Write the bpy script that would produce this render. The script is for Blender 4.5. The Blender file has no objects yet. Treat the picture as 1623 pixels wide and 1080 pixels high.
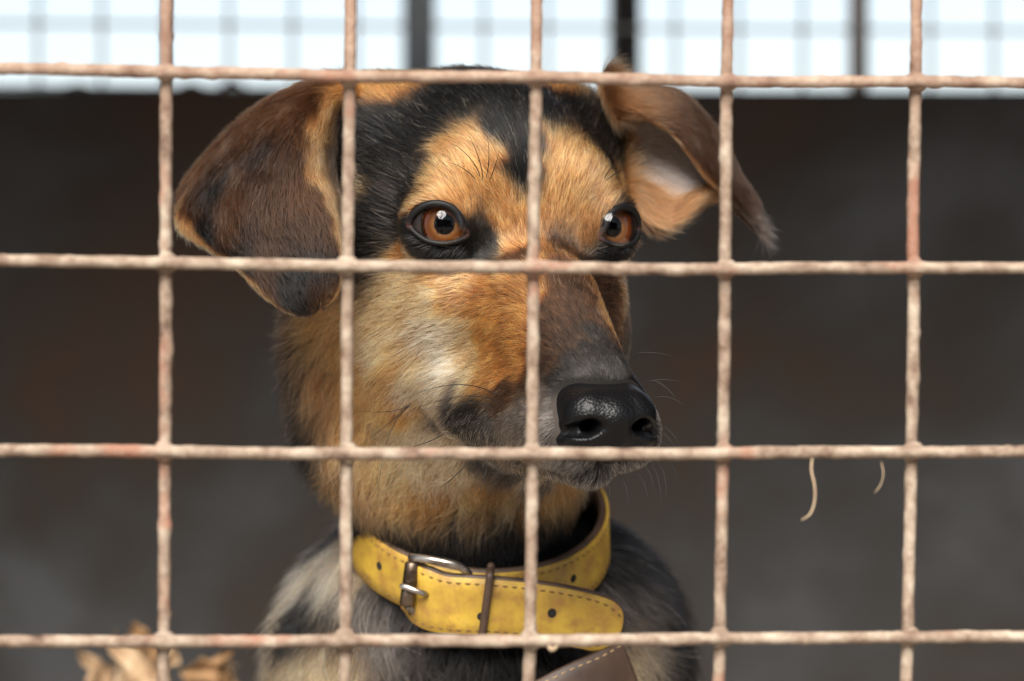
import bpy, bmesh, math, random
import numpy as np
from mathutils import Vector, Matrix

rng = np.random.default_rng(7)
random.seed(7)
scene = bpy.context.scene
COL = scene.collection

# ------------------------------------------------------------------ camera, sky, sun, exposure
CZ = 0.470                                   # camera height above the ground
FPX = 1623 * 100.0 / 36.0
def at(px, py, Y):
    """point of the place that the photograph shows at (px, py), Y metres away"""
    return Vector(((px - 811.5) / FPX * Y, Y, CZ - (py - 540.0) / FPX * Y))

cam_d = bpy.data.cameras.new('camera')
cam_d.lens = 100; cam_d.sensor_width = 36; cam_d.clip_start = 0.05; cam_d.clip_end = 500
cam_d.dof.use_dof = True
cam_d.dof.focus_distance = 0.874
cam_d.dof.aperture_fstop = 9.5
cam = bpy.data.objects.new('camera', cam_d)
cam.location = (0, 0, CZ); cam.rotation_euler = (math.radians(90), 0, 0)
COL.objects.link(cam); scene.camera = cam

SUN_EL, SUN_AZ = math.radians(43), math.radians(-9)     # azimuth from behind the camera, to its left
world = bpy.data.worlds.new('World'); scene.world = world; world.use_nodes = True
wn = world.node_tree
sky = wn.nodes.new('ShaderNodeTexSky'); sky.sky_type = 'NISHITA'; sky.sun_disc = False
sky.sun_elevation = SUN_EL; sky.sun_rotation = math.pi + (-SUN_AZ)
sky.dust_density = 1.0; sky.air_density = 1.0; sky.ozone_density = 1.0
hs = wn.nodes.new('ShaderNodeHueSaturation'); hs.inputs['Saturation'].default_value = .55          # thin high cloud takes the blue out
wn.links.new(sky.outputs[0], hs.inputs['Color']); wn.links.new(hs.outputs[0], wn.nodes['Background'].inputs[0])
wn.nodes['Background'].inputs[1].default_value = 0.049
sun_d = bpy.data.lights.new('sun', 'SUN'); sun_d.energy = 3.4; sun_d.angle = math.radians(38)
sun_d.color = (1.0, 0.95, 0.88)
sun = bpy.data.objects.new('sun', sun_d); COL.objects.link(sun)
sdir = Vector((math.sin(SUN_AZ) * math.cos(SUN_EL), -math.cos(SUN_AZ) * math.cos(SUN_EL), math.sin(SUN_EL)))
sun.rotation_euler = sdir.to_track_quat('Z', 'Y').to_euler(); sun.location = sdir * 5
scene.view_settings.view_transform = 'Standard'; scene.view_settings.look = 'None'
scene.view_settings.exposure = 1.8; scene.view_settings.gamma = 1.0
scene.view_settings.use_curve_mapping = False
scene.render.engine = 'CYCLES'
scene.cycles.filter_width = 1.15; scene.cycles.max_bounces = 10; scene.cycles.diffuse_bounces = 4; scene.cycles.transparent_max_bounces = 12
scene.cycles.use_denoising = True
scene.cycles_curves.shape = 'RIBBONS'; scene.cycles_curves.subdivisions = 2

# ------------------------------------------------------------------ helpers
def mat(name, col=(.5, .5, .5), rough=.6, metal=0.0, **kw):
    m = bpy.data.materials.new(name); m.use_nodes = True
    b = m.node_tree.nodes['Principled BSDF']
    b.inputs['Base Color'].default_value = (*col, 1); b.inputs['Roughness'].default_value = rough
    b.inputs['Metallic'].default_value = metal
    for k, v in kw.items(): b.inputs[k.replace('_', ' ')].default_value = v
    return m
def N(m, t, **props):
    n = m.node_tree.nodes.new(t)
    for k, v in props.items(): setattr(n, k, v)
    return n
def L(m, a, b): m.node_tree.links.new(a, b)
def bsdf(m): return m.node_tree.nodes['Principled BSDF']

def link(name, data, parent=None, mat_=None, smooth=True):
    o = bpy.data.objects.new(name, data); COL.objects.link(o)
    if parent is not None: o.parent = parent
    if mat_ is not None: data.materials.append(mat_)
    if smooth and isinstance(data, bpy.types.Mesh):
        data.polygons.foreach_set('use_smooth', np.ones(len(data.polygons), dtype=bool))
    return o
def empty(name, loc, label, cat, group=None):
    o = bpy.data.objects.new(name, None); COL.objects.link(o); o.location = loc
    o.empty_display_size = .05
    return tag(o, label, cat, group)
def tag(o, label=None, cat=None, group=None, kind=None):
    if label: o['label'] = label
    if cat: o['category'] = cat
    if group: o['group'] = group
    if kind: o['kind'] = kind
    return o
def mesh_np(name, V, quads):
    me = bpy.data.meshes.new(name)
    V = np.asarray(V, dtype=np.float32); Q = np.asarray(quads, dtype=np.int32)
    me.vertices.add(len(V)); me.vertices.foreach_set('co', V.ravel())
    k = Q.shape[1]
    me.loops.add(Q.size); me.loops.foreach_set('vertex_index', Q.ravel())
    me.polygons.add(len(Q)); me.polygons.foreach_set('loop_start', np.arange(0, Q.size, k, dtype=np.int32))
    me.update(calc_edges=True); me.validate()
    return me
def box_mesh(name, x0, x1, y0, y1, z0, z1, bev=0.0):
    bm = bmesh.new(); bmesh.ops.create_cube(bm, size=1)
    for v in bm.verts:
        v.co = Vector(((x0 + x1) / 2 + v.co.x * (x1 - x0), (y0 + y1) / 2 + v.co.y * (y1 - y0), (z0 + z1) / 2 + v.co.z * (z1 - z0)))
    if bev: bmesh.ops.bevel(bm, geom=bm.edges[:], offset=bev, segments=2, affect='EDGES')
    me = bpy.data.meshes.new(name); bm.to_mesh(me); bm.free(); return me

def catmull(P, n):
    """resample a control polyline (k,d) smoothly to n points per span"""
    P = np.asarray(P, float); Q = np.vstack([2 * P[0] - P[1], P, 2 * P[-1] - P[-2]])
    out = []
    for i in range(len(P) - 1):
        p0, p1, p2, p3 = Q[i:i + 4]
        for t in np.linspace(0, 1, n, endpoint=False):
            out.append(.5 * (2 * p1 + (p2 - p0) * t + (2 * p0 - 5 * p1 + 4 * p2 - p3) * t * t + (3 * p1 - p0 - 3 * p2 + p3) * t ** 3))
    out.append(P[-1]); return np.array(out)
def tube(path, radii, seg=8, closed=False, caps=True, squash=None):
    """V, quads of a tube along path (n,3) with radius per point"""
    P = np.asarray(path, float); n = len(P)
    R = np.broadcast_to(np.asarray(radii, float), (n,))
    if closed: T = np.roll(P, -1, 0) - np.roll(P, 1, 0)
    else: T = np.gradient(P, axis=0)
    T /= np.linalg.norm(T, axis=1)[:, None] + 1e-12
    ref = np.array([0, 0, 1.]) if abs(T[0][2]) < .9 else np.array([1., 0, 0])
    V = []; u = np.cross(T[0], ref); u /= np.linalg.norm(u)
    a = np.linspace(0, 2 * np.pi, seg, endpoint=False)
    for i in range(n):
        u = u - T[i] * u.dot(T[i]); u /= np.linalg.norm(u); w = np.cross(T[i], u)
        V.append(P[i] + R[i] * (np.cos(a)[:, None] * u + np.sin(a)[:, None] * w))
    V = np.concatenate(V); Q = []
    m = n if closed else n - 1
    for i in range(m):
        j = (i + 1) % n
        for s in range(seg):
            t = (s + 1) % seg
            Q.append((i * seg + s, i * seg + t, j * seg + t, j * seg + s))
    if caps and not closed:
        V = np.vstack([V, P[0], P[-1]]); c0, c1 = len(V) - 2, len(V) - 1
        for s in range(seg):
            t = (s + 1) % seg
            Q.append((c0, c0, t, s)); Q.append((c1, c1, (n - 1) * seg + s, (n - 1) * seg + t))
    return V, Q
def mesh_mixed(name, V, Q):
    me = bpy.data.meshes.new(name)
    F = [tuple(dict.fromkeys(q)) for q in Q]
    me.from_pydata([tuple(map(float, v)) for v in V], [], F); me.update(); return me

# value noise on numpy points
def vnoise(P, scale, seed=0):
    P = np.asarray(P, np.float64) / scale
    i = np.floor(P).astype(np.int64); f = P - i; f = f * f * (3 - 2 * f)
    def h(a, b, c):
        n = (a * 73856093) ^ (b * 19349663) ^ (c * 83492791) ^ (seed * 2654435761)
        n = (n ^ (n >> 13)) * 1274126177; n = n ^ (n >> 16)
        return (n & 0xffff) / 65535.0
    r = 0
    for dx in (0, 1):
        for dy in (0, 1):
            for dz in (0, 1):
                w = (f[:, 0] if dx else 1 - f[:, 0]) * (f[:, 1] if dy else 1 - f[:, 1]) * (f[:, 2] if dz else 1 - f[:, 2])
                r = r + w * h(i[:, 0] + dx, i[:, 1] + dy, i[:, 2] + dz)
    return r

# ------------------------------------------------------------------ setting: ground, kennel wall, added light blockers, posts, rear mesh, front mesh
def noise_ramp(m, stops, scale, detail=8, rough=.6, coord='Object', dist=0.0, stretch=(1, 1, 1)):
    tc = N(m, 'ShaderNodeTexCoord'); mp = N(m, 'ShaderNodeMapping'); mp.inputs['Scale'].default_value = stretch
    nz = N(m, 'ShaderNodeTexNoise'); nz.inputs['Scale'].default_value = scale; nz.inputs['Detail'].default_value = detail
    nz.inputs['Roughness'].default_value = rough; nz.inputs['Distortion'].default_value = dist
    L(m, tc.outputs[coord], mp.inputs[0]); L(m, mp.outputs[0], nz.inputs['Vector'])
    r = N(m, 'ShaderNodeValToRGB'); e = r.color_ramp.elements
    while len(e) < len(stops): e.new(.5)
    for el, (p, c) in zip(e, stops): el.position = p; el.color = (*c, 1)
    L(m, nz.outputs['Fac'], r.inputs[0]); return nz, r
def bump(m, src, strength, dist):
    b = N(m, 'ShaderNodeBump'); b.inputs['Strength'].default_value = strength; b.inputs['Distance'].default_value = dist
    L(m, src, b.inputs['Height']); L(m, b.outputs[0], bsdf(m).inputs['Normal'])

m_ground = mat('dusty_concrete', rough=.95)
nz, r = noise_ramp(m_ground, [(.3, (.22, .18, .145)), (.6, (.32, .275, .23)), (.8, (.39, .345, .295))], 9)
L(m_ground, r.outputs[0], bsdf(m_ground).inputs['Base Color']); bump(m_ground, nz.outputs['Fac'], .6, .02)
bm = bmesh.new(); bmesh.ops.create_grid(bm, x_segments=80, y_segments=80, size=200)
me = bpy.data.meshes.new('ground'); bm.to_mesh(me); bm.free()
tag(link('ground', me, None, m_ground), kind='structure')

m_rust = mat('rusty_sheet_steel', rough=.75)
nz, r = noise_ramp(m_rust, [(.38, (.088, .089, .093)), (.46, (.052, .051, .051)), (.53, (.042, .033, .027)), (.61, (.056, .030, .018))], 3.0, 5, .6, 'Object', .3)
L(m_rust, r.outputs[0], bsdf(m_rust).inputs['Base Color']); bump(m_rust, nz.outputs['Fac'], .3, .004)
WY = 2.25; WT = CZ + (540 - 139) / FPX * (WY + .02)
wall = empty('kennel_wall', (0, WY + .02, 0), 'dark rusty sheet steel wall at the back of the kennel', 'wall')
for i, x0 in enumerate((-2.1, -1.05, -.02, 1.01)):
    d = .004 * (i % 2)
    p = link('panel', box_mesh('panel', x0, x0 + 1.027, d, d + .012, 0.0, WT - .001 * i, .002), wall, m_rust, False)
rail = link('rail', box_mesh('rail', -2.1, 2.06, .018, .045, WT - .05, WT - .012, .003), wall, m_rust, False)
for (px, h_) in ((365, 10), (300, 5), (120, 4)):     # torn burrs along the top edge
    c = at(px, 143, WY + .02); P = np.array([(c.x - .018, .006, WT - .012), (c.x - .006, .006, WT + h_ * .0003), (c.x, .006, WT + h_ * .0006), (c.x + .008, .006, WT + h_ * .0003), (c.x + .02, .006, WT - .012)])
    v, q = tube(P, [.001, .0025, .003, .0025, .001], 6); link('edge_burr', mesh_mixed('edge_burr', v, q), wall, m_rust)

for sx, lab in ((-1, 'added dark sheet steel partition left of the kennel, unseen, blocking side light'), (1, 'added dark sheet steel partition right of the kennel, unseen, blocking side light')):
    sw = empty('added_partition', (sx * .82, 1.53, 0), lab, 'wall')  # side walls added out of view to keep light off the flanks
    for i in range(2): link('panel', box_mesh('panel', -.006, .006, -.70 + i * .71, i * .71, 0, 1.5, .002), sw, m_rust, False)
m_roof = mat('roof_board', (.16, .13, .10), .9)
nz, r = noise_ramp(m_roof, [(.3, (.09, .07, .055)), (.7, (.20, .165, .13))], 6, stretch=(8, 1, 1))
L(m_roof, r.outputs[0], bsdf(m_roof).inputs['Base Color'])
roof = empty('added_roof', (0, 1.35, 1.55), 'added plank roof above the kennel, unseen, shading the dog and the mesh', 'roof')  # unseen roof added and extended forward to keep the light frontal
for i in range(12):
    link('plank', box_mesh('plank', -1.5, 1.5, -1.02 + i * .172, -1.02 + i * .172 + .166, -.012, .012, .003), roof, m_roof, False)

m_unseen_shed = mat('unseen_shed_boards', rough=.9)
nz, r = noise_ramp(m_unseen_shed, [(.3, (.045, .038, .03)), (.7, (.10, .085, .07))], 4, stretch=(6, 6, .4)); L(m_unseen_shed, r.outputs[0], bsdf(m_unseen_shed).inputs['Base Color'])
unseen_shed = empty('unseen_shed', (.4, -4.2, 0), 'dark board shed added to block the low sky', 'unseen_shed')  # made up behind the camera to darken the reflections in the eyes
for i in range(24): link('board', box_mesh('board', -3.0 + i * .25, -3.0 + i * .25 + .243, -.012, .012 + .004 * (i % 2), 0, 2.35, .003), unseen_shed, m_unseen_shed, False)
link('unseen_shed_roof', box_mesh('unseen_shed_roof', -3.2, 3.2, -2.4, .25, 2.36, 2.42, .01), unseen_shed, m_roof, False)
m_galv = mat('galvanised_wire', (.50, .54, .55), .5, .2)
rear = empty('wire_mesh_panel', (0, WY + .06, WT - .05), 'pale galvanised wire mesh out of focus above the back wall', 'wire mesh')
rl = np.array(rear.location)
def straight(a, b, r, seg=6): return tube(np.linspace(a, b, 3), r, seg)
for i in range(-14, 22):
    p = at(60 + i * 101.0, 0, WY + .06)
    v, q = straight((p.x, 0, 0), (p.x, 0, .95), .0019); link('wire', mesh_mixed('wire', v, q), rear, m_galv)
for j in range(0, 19):
    z = at(0, 44 + 100 * (1 - j), WY + .06).z - rl[2]
    if z > -.01:
        v, q = straight((-1.5, -.0046, z + .011), (2.1, -.0046, z - .016), .0019); link('wire', mesh_mixed('wire', v, q), rear, m_galv)
m_post = mat('dark_steel_post', (.030, .028, .030), .6, .2)
m_post2 = mat('weathered_post', (.60, .45, .36), .8)
m_post3 = mat('blue_grey_post', (.45, .52, .58), .6, .2)
for px, w_, dy, mm, lab in ((665, .0135, .10, m_post3, 'blurred blue grey steel post behind the dog between its ears'), (990, .0125, .02, m_post, 'blurred near black steel post right above the ear folded back'),
                            (1357, .006, .14, m_post2, 'thin blurred brown post at upper right')):
    c = at(px, 70, WY + .06 + dy)
    bm = bmesh.new()   # angle iron: two flanges
    me = bpy.data.meshes.new('post'); V = []; F = []
    prof = [(-w_, -w_), (w_, -w_), (w_, -w_ + .004), (-w_ + .004, -w_ + .004), (-w_ + .004, w_), (-w_, w_)]
    for z in (0, 1.52):
        V += [(x, y, z) for x, y in prof]
    n_ = len(prof)
    F = [(i, (i + 1) % n_, (i + 1) % n_ + n_, i + n_) for i in range(n_)] + [tuple(range(n_))[::-1], tuple(range(n_, 2 * n_))]
    me.from_pydata(V, [], F); me.update(); bm.free()
    o = link('post', me, None, mm, False); o.location = (c.x, c.y, 0.0); tag(o, lab, 'post', 'posts behind the kennel')

# front mesh: welded rods, weathered, each a little bent
m_wire = mat('weathered_rod', rough=.85)
nz, r = noise_ramp(m_wire, [(.28, (.052, .025, .015)), (.40, (.135, .088, .060)), (.54, (.225, .170, .124)), (.72, (.34, .29, .225))], 130, 7, .65)
nz2, r2 = noise_ramp(m_wire, [(.56, (0, 0, 0)), (.66, (1, 1, 1))], 34, 5, .6)
mxn = N(m_wire, 'ShaderNodeMix', data_type='RGBA'); 
tcw = N(m_wire, 'ShaderNodeTexCoord'); sx_ = N(m_wire, 'ShaderNodeSeparateXYZ'); L(m_wire, tcw.outputs['Object'], sx_.inputs[0])     # redder brown towards the top of the panel
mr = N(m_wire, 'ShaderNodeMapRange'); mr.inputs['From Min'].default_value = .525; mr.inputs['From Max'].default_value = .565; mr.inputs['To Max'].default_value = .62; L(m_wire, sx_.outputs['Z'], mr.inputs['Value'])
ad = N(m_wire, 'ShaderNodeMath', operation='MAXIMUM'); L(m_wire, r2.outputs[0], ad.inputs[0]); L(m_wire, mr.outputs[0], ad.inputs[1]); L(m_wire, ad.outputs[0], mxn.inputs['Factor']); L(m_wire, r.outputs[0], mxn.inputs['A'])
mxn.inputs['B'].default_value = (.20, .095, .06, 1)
L(m_wire, mxn.outputs['Result'], bsdf(m_wire).inputs['Base Color']); bump(m_wire, nz.outputs['Fac'], .9, .0012)
MY = lambda px: .762 + px / 1623 * .021
front = empty('wire_mesh_panel', (0, .77, 0), 'rusty beige welded wire mesh in front of the dog', 'wire mesh')
FL = np.array(front.location)
def rod(path, r, seed, dy, step=.0016):
    P = np.array(path); d = np.r_[0, np.cumsum(np.linalg.norm(np.diff(P, axis=0), axis=1))]
    n = max(8, int(d[-1] / step)); s = np.linspace(0, d[-1], n)
    Q = np.stack([np.interp(s, d, P[:, k]) for k in range(3)], 1)
    Q[:, 1] += dy
    sm = np.stack([vnoise(np.stack([s, s * 0 + seed, s * 0], 1), .035, seed + k) - .5 for k in range(3)], 1) * .0005
    Q += sm
    rr = r * (1 + .06 * (vnoise(np.stack([s, s * 0 + seed, s * 0], 1), .006, seed + 5) - .5) + .07 * (vnoise(np.stack([s, s * 0 + seed, s * 0], 1), .002, seed + 6) - .5))
    v, q = tube(Q, rr, 10)
    ring = v[:n * 10]; bmp = (vnoise(ring, .0022, seed + 9) - .5) * .00040 + (np.clip(vnoise(ring, .004, seed + 12) - .80, 0, 1)) * .0030
    c = np.repeat(Q, 10, 0); out = ring - c; out /= np.linalg.norm(out, axis=1)[:, None] + 1e-9
    v[:n * 10] = ring + out * bmp[:, None]
    return v - FL, q
def mp_(px, py): return tuple(at(px, py, MY(px)))
VW = [[(263, 0), (263, 130), (262, 420), (261, 720), (259, 1010), (257, 1080)], [(555, 0), (553, 130), (551, 420), (549, 716), (547, 1015), (546, 1080)],
      [(851, 0), (850, 125), (846, 425), (843, 716), (841, 1015), (838, 1080)], [(1155, 0), (1153, 130), (1150, 425), (1146, 718), (1142, 1010), (1140, 1080)],
      [(1454, 0), (1452, 130), (1449, 425), (1446, 718), (1441, 1010), (1438, 1080)]]
HW = [[(0, 110), (263, 115), (553, 123), (850, 124), (1153, 131), (1452, 131), (1623, 133)], [(0, 412), (263, 416), (551, 422), (846, 425), (1150, 427), (1449, 425), (1623, 424)],
      [(0, 714), (262, 716), (549, 718), (843, 719), (1146, 718), (1446, 716), (1623, 716)], [(0, 1016), (259, 1015), (547, 1014), (841, 1015), (1142, 1011), (1441, 1010), (1623, 1009)]]
RR = .00172
X0, X1 = -1250, 2950
sd_ = 100
for i in range(-4, 10):
    if 0 <= i < 5: pts = [(VW[i][0][0] + 12, -1900)] + VW[i] + [(VW[i][-1][0] - 14, 3270)]
    else:
        x = 263 + 297 * i; pts = [(x + 12, -1900), (x, 130), (x - 4, 1010), (x - 18, 3270)]
    v, q = rod([mp_(*p) for p in pts], RR, sd_, .0019, .0016 if 0 <= i < 5 else .006); sd_ += 17
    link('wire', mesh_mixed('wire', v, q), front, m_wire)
for j in range(-6, 11):
    if 0 <= j < 4: pts = [(X0, HW[j][0][1] - 30)] + HW[j] + [(X1, HW[j][-1][1] + 4)]
    else:
        y = 118 + 300 * j; pts = [(X0, y - 25 + j * 4), (300, y), (X1, y + 30 - j * 4)]
    v, q = rod([mp_(*p) for p in pts], RR, sd_, -.0019, .0016 if 0 <= j < 4 else .006); sd_ += 17
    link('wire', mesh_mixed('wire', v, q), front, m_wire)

for i in range(5):
    for j in range(4):
        vx = np.interp(np.interp(VW[i][2][0], [p[0] for p in HW[j]], [p[1] for p in HW[j]]), [p[1] for p in VW[i]], [p[0] for p in VW[i]])
        hy = np.interp(vx, [p[0] for p in HW[j]], [p[1] for p in HW[j]])
        c = np.array(mp_(vx, hy)) - FL
        bm = bmesh.new(); bmesh.ops.create_icosphere(bm, subdivisions=3, radius=1.0)
        P_ = np.array([v_.co for v_ in bm.verts]); nz_ = vnoise(P_ + 7 * i + 3 * j, .55, 5)
        for v_, k_ in zip(bm.verts, nz_): v_.co = Vector((v_.co.x * .0030, v_.co.y * .0021, v_.co.z * .0028)) * (.75 + .5 * k_) + Vector(c)
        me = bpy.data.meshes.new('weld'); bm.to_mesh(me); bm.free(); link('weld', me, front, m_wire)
# ------------------------------------------------------------------ the dog: implicit body, polygonised on a stretched grid (millimetres, head frame)
PSI = math.radians(20)
OW = np.array([0.0032, 0.912, CZ + 0.0362])       # midpoint between the eyeballs in the place
cps, sps = math.cos(PSI), math.sin(PSI)
RZ = np.array([[cps, -sps, 0], [sps, cps, 0], [0, 0, 1]])
def to_world(P): return OW + (np.asarray(P, float) * 0.001) @ RZ.T
def to_local(W): return ((np.asarray(W, float) - OW) @ RZ) * 1000.0
def dir_world(D): return np.asarray(D, float) @ RZ.T

def s_ell(X, Y, Z, c, r):
    x, y, z = X - c[0], Y - c[1], Z - c[2]
    k0 = np.sqrt((x / r[0]) ** 2 + (y / r[1]) ** 2 + (z / r[2]) ** 2)
    k1 = np.sqrt((x / r[0] ** 2) ** 2 + (y / r[1] ** 2) ** 2 + (z / r[2] ** 2) ** 2) + 1e-6
    return k0 * (k0 - 1) / k1
def s_cone(X, Y, Z, a, b, ra, rb, sx=1.0):
    """capsule with two radii; sx > 1 flattens it sideways"""
    a = np.array(a, float); b = np.array(b, float); d = b - a; dd = d.dot(d)
    x, y, z = (X - a[0]), Y - a[1], Z - a[2]
    t = np.clip((x * d[0] + y * d[1] + z * d[2]) / dd, 0, 1)
    x2, y2, z2 = (x - t * d[0]) * sx, y - t * d[1], z - t * d[2]
    return np.sqrt(x2 * x2 + y2 * y2 + z2 * z2) - (ra + (rb - ra) * t)
def smin(a, b, k):
    h = np.maximum(k - np.abs(a - b), 0) / k
    return np.minimum(a, b) - h * h * k * .25
def smax(a, b, k): return -smin(-a, -b, k)

EYE_C = np.array([27.3, 0.0, 0.0]); EYE_R = 11.6
EYE_N = np.array([.40, -.90, .06]); EYE_N /= np.linalg.norm(EYE_N)
EYE_U = np.cross(np.array([0, 0, 1.]), EYE_N); EYE_U /= np.linalg.norm(EYE_U)   # away from the nose (mirrored for the other eye)
EYE_V = np.cross(EYE_N, EYE_U)

def body_sdf(X, Y, Z):
    ax = np.abs(X)
    # skull
    d = s_ell(ax, Y, Z, (0, 52, 7), (44, 58, 46.5))
    d = smin(d, s_ell(ax, Y, Z, (27, 46, 6), (20, 34, 30)), 14)
    d = smin(d, s_ell(ax, Y, Z, (35, 52, 34), (13, 15, 14)), 22)              # ear roots
    d = smin(d, s_ell(ax, Y, Z, (0, 16, 10), (31, 27, 27)), 14)
    d = smin(d, s_ell(ax, Y, Z, (17.5, 4, 13), (12, 13, 11)), 10)             # brows
    # muzzle
    d = smin(d, s_cone(ax, Y, Z, (0, 8, -20), (0, -50, -55), 22.5, 14, .98), 16)
    d = smin(d, s_cone(ax, Y, Z, (0, -20, -22), (0, -62, -50.5), 12.0, 9.0, .88), 12)
    d = smin(d, s_cone(ax, Y, Z, (14, 0, -54), (8.6, -62, -63.3), 14.5, 11.8), 9)   # flews
    # cheeks
    d = smin(d, s_ell(ax, Y, Z, (26.5, 36, -33), (19.5, 32, 29)), 16)
    d = smin(d, s_ell(ax, Y, Z, (20, 8, -22), (14, 17, 15)), 12)              # zygoma under the eye
    # lower jaw: nearly hard crease against the lips makes the mouth line
    jaw = s_cone(ax, Y, Z, (0, 14, -62.5), (0, -59, -72.6), 14, 7.0, .82)
    jaw = smin(jaw, s_ell(ax, Y, Z, (0, 46, -62), (30, 34, 26)), 14)
    d = smin(d, jaw, np.where(Y < 0, 2.0, 2.0 + np.clip(Y, 0, 14)))
    # neck and trunk (the trunk faces the camera, the head is turned)
    Xb = X * cps - Y * sps; Yb = X * sps + Y * cps
    abx = np.abs(Xb + 14)
    nk = s_cone(X, Y, Z, (0, 72, -45), (10, 84, -120), 40, 39)
    nk = smin(nk, s_ell(X, Y, Z, (0, 78, -62), (46, 38, 36)), 18)
    nk = smin(nk, s_ell(X, Y, Z, (0, 80, -30), (51, 42, 44)), 18)
    d = smin(d, nk, 10)
    tr = s_ell(abx, Yb, Z, (0, 108, -206), (70, 62, 92))
    tr = smin(tr, s_ell(abx, Yb, Z, (0, 116, -143), (67, 56, 50)), 26)
    tr = smin(tr, s_cone(abx, Yb, Z, (0, 150, -215), (0, 330, -395), 70, 80), 40)
    leg = s_cone(abx, Yb, Z, (44, 100, -215), (44, 100, -360), 31, 21)
    leg = smin(leg, s_cone(abx, Yb, Z, (44, 100, -360), (44, 94, -478), 20, 17), 14)
    leg = smin(leg, s_ell(abx, Yb, Z, (44, 80, -488), (22, 32, 17)), 12)
    hau = s_ell(abx, Yb, Z, (62, 300, -400), (40, 85, 75))
    hau = smin(hau, s_ell(abx, Yb, Z, (78, 240, -488), (21, 60, 17)), 20)
    tr = smin(tr, leg, 22); tr = smin(tr, hau, 30)
    tr = smin(tr, s_cone(Xb, Yb, Z, (0, 400, -470), (90, 500, -490), 18, 9), 20)   # tail along the ground
    d = smin(d, tr, 22)
    # lids bulge round the eyeballs, then the openings
    ex, ey, ez = ax - EYE_C[0], Y - EYE_C[1], Z - EYE_C[2]
    d = smin(d, np.sqrt(ex * ex + ey * ey + ez * ez) - (EYE_R + 1.0), 6)
    n = ex * EYE_N[0] + ey * EYE_N[1] + ez * EYE_N[2]
    u = ex * EYE_U[0] + ey * EYE_U[1] + ez * EYE_U[2]
    v = ex * EYE_V[0] + ey * EYE_V[1] + ez * EYE_V[2]
    hole = (np.sqrt(((u - .4) / 9.0) ** 2 + ((v - .2 * u + .3) / 6.5) ** 2) - 1) * 6.5
    hole = np.maximum(hole, -n)
    hole = np.maximum(hole, n - 30)
    d = smax(d, -hole, 1.2)
    d = smax(d, -s_cone(ax, Y, Z, (8.0, -88, -61.5), (6.5, -56, -57), 4.6, 3.0), 1.0)      # nostril passages
    return np.maximum(d, (-504 - Z))

def axis(parts):
    out = []
    for a, b, s in parts:
        out.append(np.linspace(a, b, max(2, int(round((b - a) / s)) + 1))[:-1])
    out.append([parts[-1][1]]); return np.concatenate(out).astype(np.float32)
def polygonise(fn, xs, ys, zs):
    """surface nets on a rectilinear grid"""
    nx, ny, nz = len(xs), len(ys), len(zs)
    D = np.empty((nx, ny, nz), np.float32)
    Yg, Zg = np.meshgrid(ys, zs, indexing='ij')
    step = max(1, 600000 // (ny * nz))
    for i in range(0, nx, step):
        xx = xs[i:i + step][:, None, None]
        D[i:i + step] = fn(np.broadcast_to(xx, (len(xx), ny, nz)), Yg[None], Zg[None])
    S = D < 0
    cs = np.zeros((nx - 1, ny - 1, nz - 1), np.int8)
    for a in (0, 1):
        for b in (0, 1):
            for c in (0, 1):
                cs += S[a:nx - 1 + a, b:ny - 1 + b, c:nz - 1 + c]
    act = (cs > 0) & (cs < 8)
    I = np.argwhere(act); idx = -np.ones(act.shape, np.int32); idx[act] = np.arange(len(I))
    acc = np.zeros((len(I), 3)); cnt = np.zeros(len(I))
    C = [xs, ys, zs]
    corners = [(a, b, c) for a in (0, 1) for b in (0, 1) for c in (0, 1)]
    for p in corners:
        for ax in range(3):
            if p[ax] == 0:
                q = list(p); q[ax] = 1
                dp = D[I[:, 0] + p[0], I[:, 1] + p[1], I[:, 2] + p[2]]; dq = D[I[:, 0] + q[0], I[:, 1] + q[1], I[:, 2] + q[2]]
                m = (dp < 0) != (dq < 0); t = np.where(m, dp / np.where(m, dp - dq, 1), 0)
                pos = np.stack([C[k][I[:, k] + p[k]] for k in range(3)], 1).astype(float)
                e = C[ax][I[:, ax] + 1] - C[ax][I[:, ax]]
                pos[:, ax] += t * e
                acc[m] += pos[m]; cnt[m] += 1
    V = acc / cnt[:, None]
    quads = []
    for ax in range(3):
        a1, a2 = (ax + 1) % 3, (ax + 2) % 3
        sl0 = [slice(None)] * 3; sl1 = [slice(None)] * 3
        sl0[ax] = slice(0, -1); sl1[ax] = slice(1, None)
        s0, s1 = S[tuple(sl0)], S[tuple(sl1)]
        E = np.argwhere(s0 != s1)
        ok = (E[:, a1] > 0) & (E[:, a2] > 0) & (E[:, a1] < D.shape[a1] - 1) & (E[:, a2] < D.shape[a2] - 1)
        E = E[ok]; flip = s0[E[:, 0], E[:, 1], E[:, 2]]
        def cell(o1, o2):
            c = E.copy(); c[:, a1] -= o1; c[:, a2] -= o2
            return idx[c[:, 0], c[:, 1], c[:, 2]]
        q = np.stack([cell(1, 1), cell(0, 1), cell(0, 0), cell(1, 0)], 1)
        q[~flip] = q[~flip][:, ::-1]
        quads.append(q)
    return V, np.concatenate(quads)

H = 1.25
gx = axis([(-130, -66, 6), (-66, 66, H), (66, 150, 6)])
gy = axis([(-90, 92, H), (92, 140, 3), (140, 560, 8)])
gz = axis([(-506, -260, 7), (-260, -130, 3), (-130, 66, H)])
body_V, body_Q = polygonise(body_sdf, gx, gy, gz)
dog = empty('dog', to_world((0, 104, -506.5)), 'black and tan shepherd mix dog with folded ears looking right behind the wire mesh', 'dog')
DOG0 = np.array(dog.location)
m_skin = mat('dog_skin', (.03, .025, .022), .85); bsdf(m_skin).inputs['Specular IOR Level'].default_value = .2
body_me = mesh_np('body', to_world(body_V) - DOG0, body_Q)
body = link('body', body_me, dog, m_skin)

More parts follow.
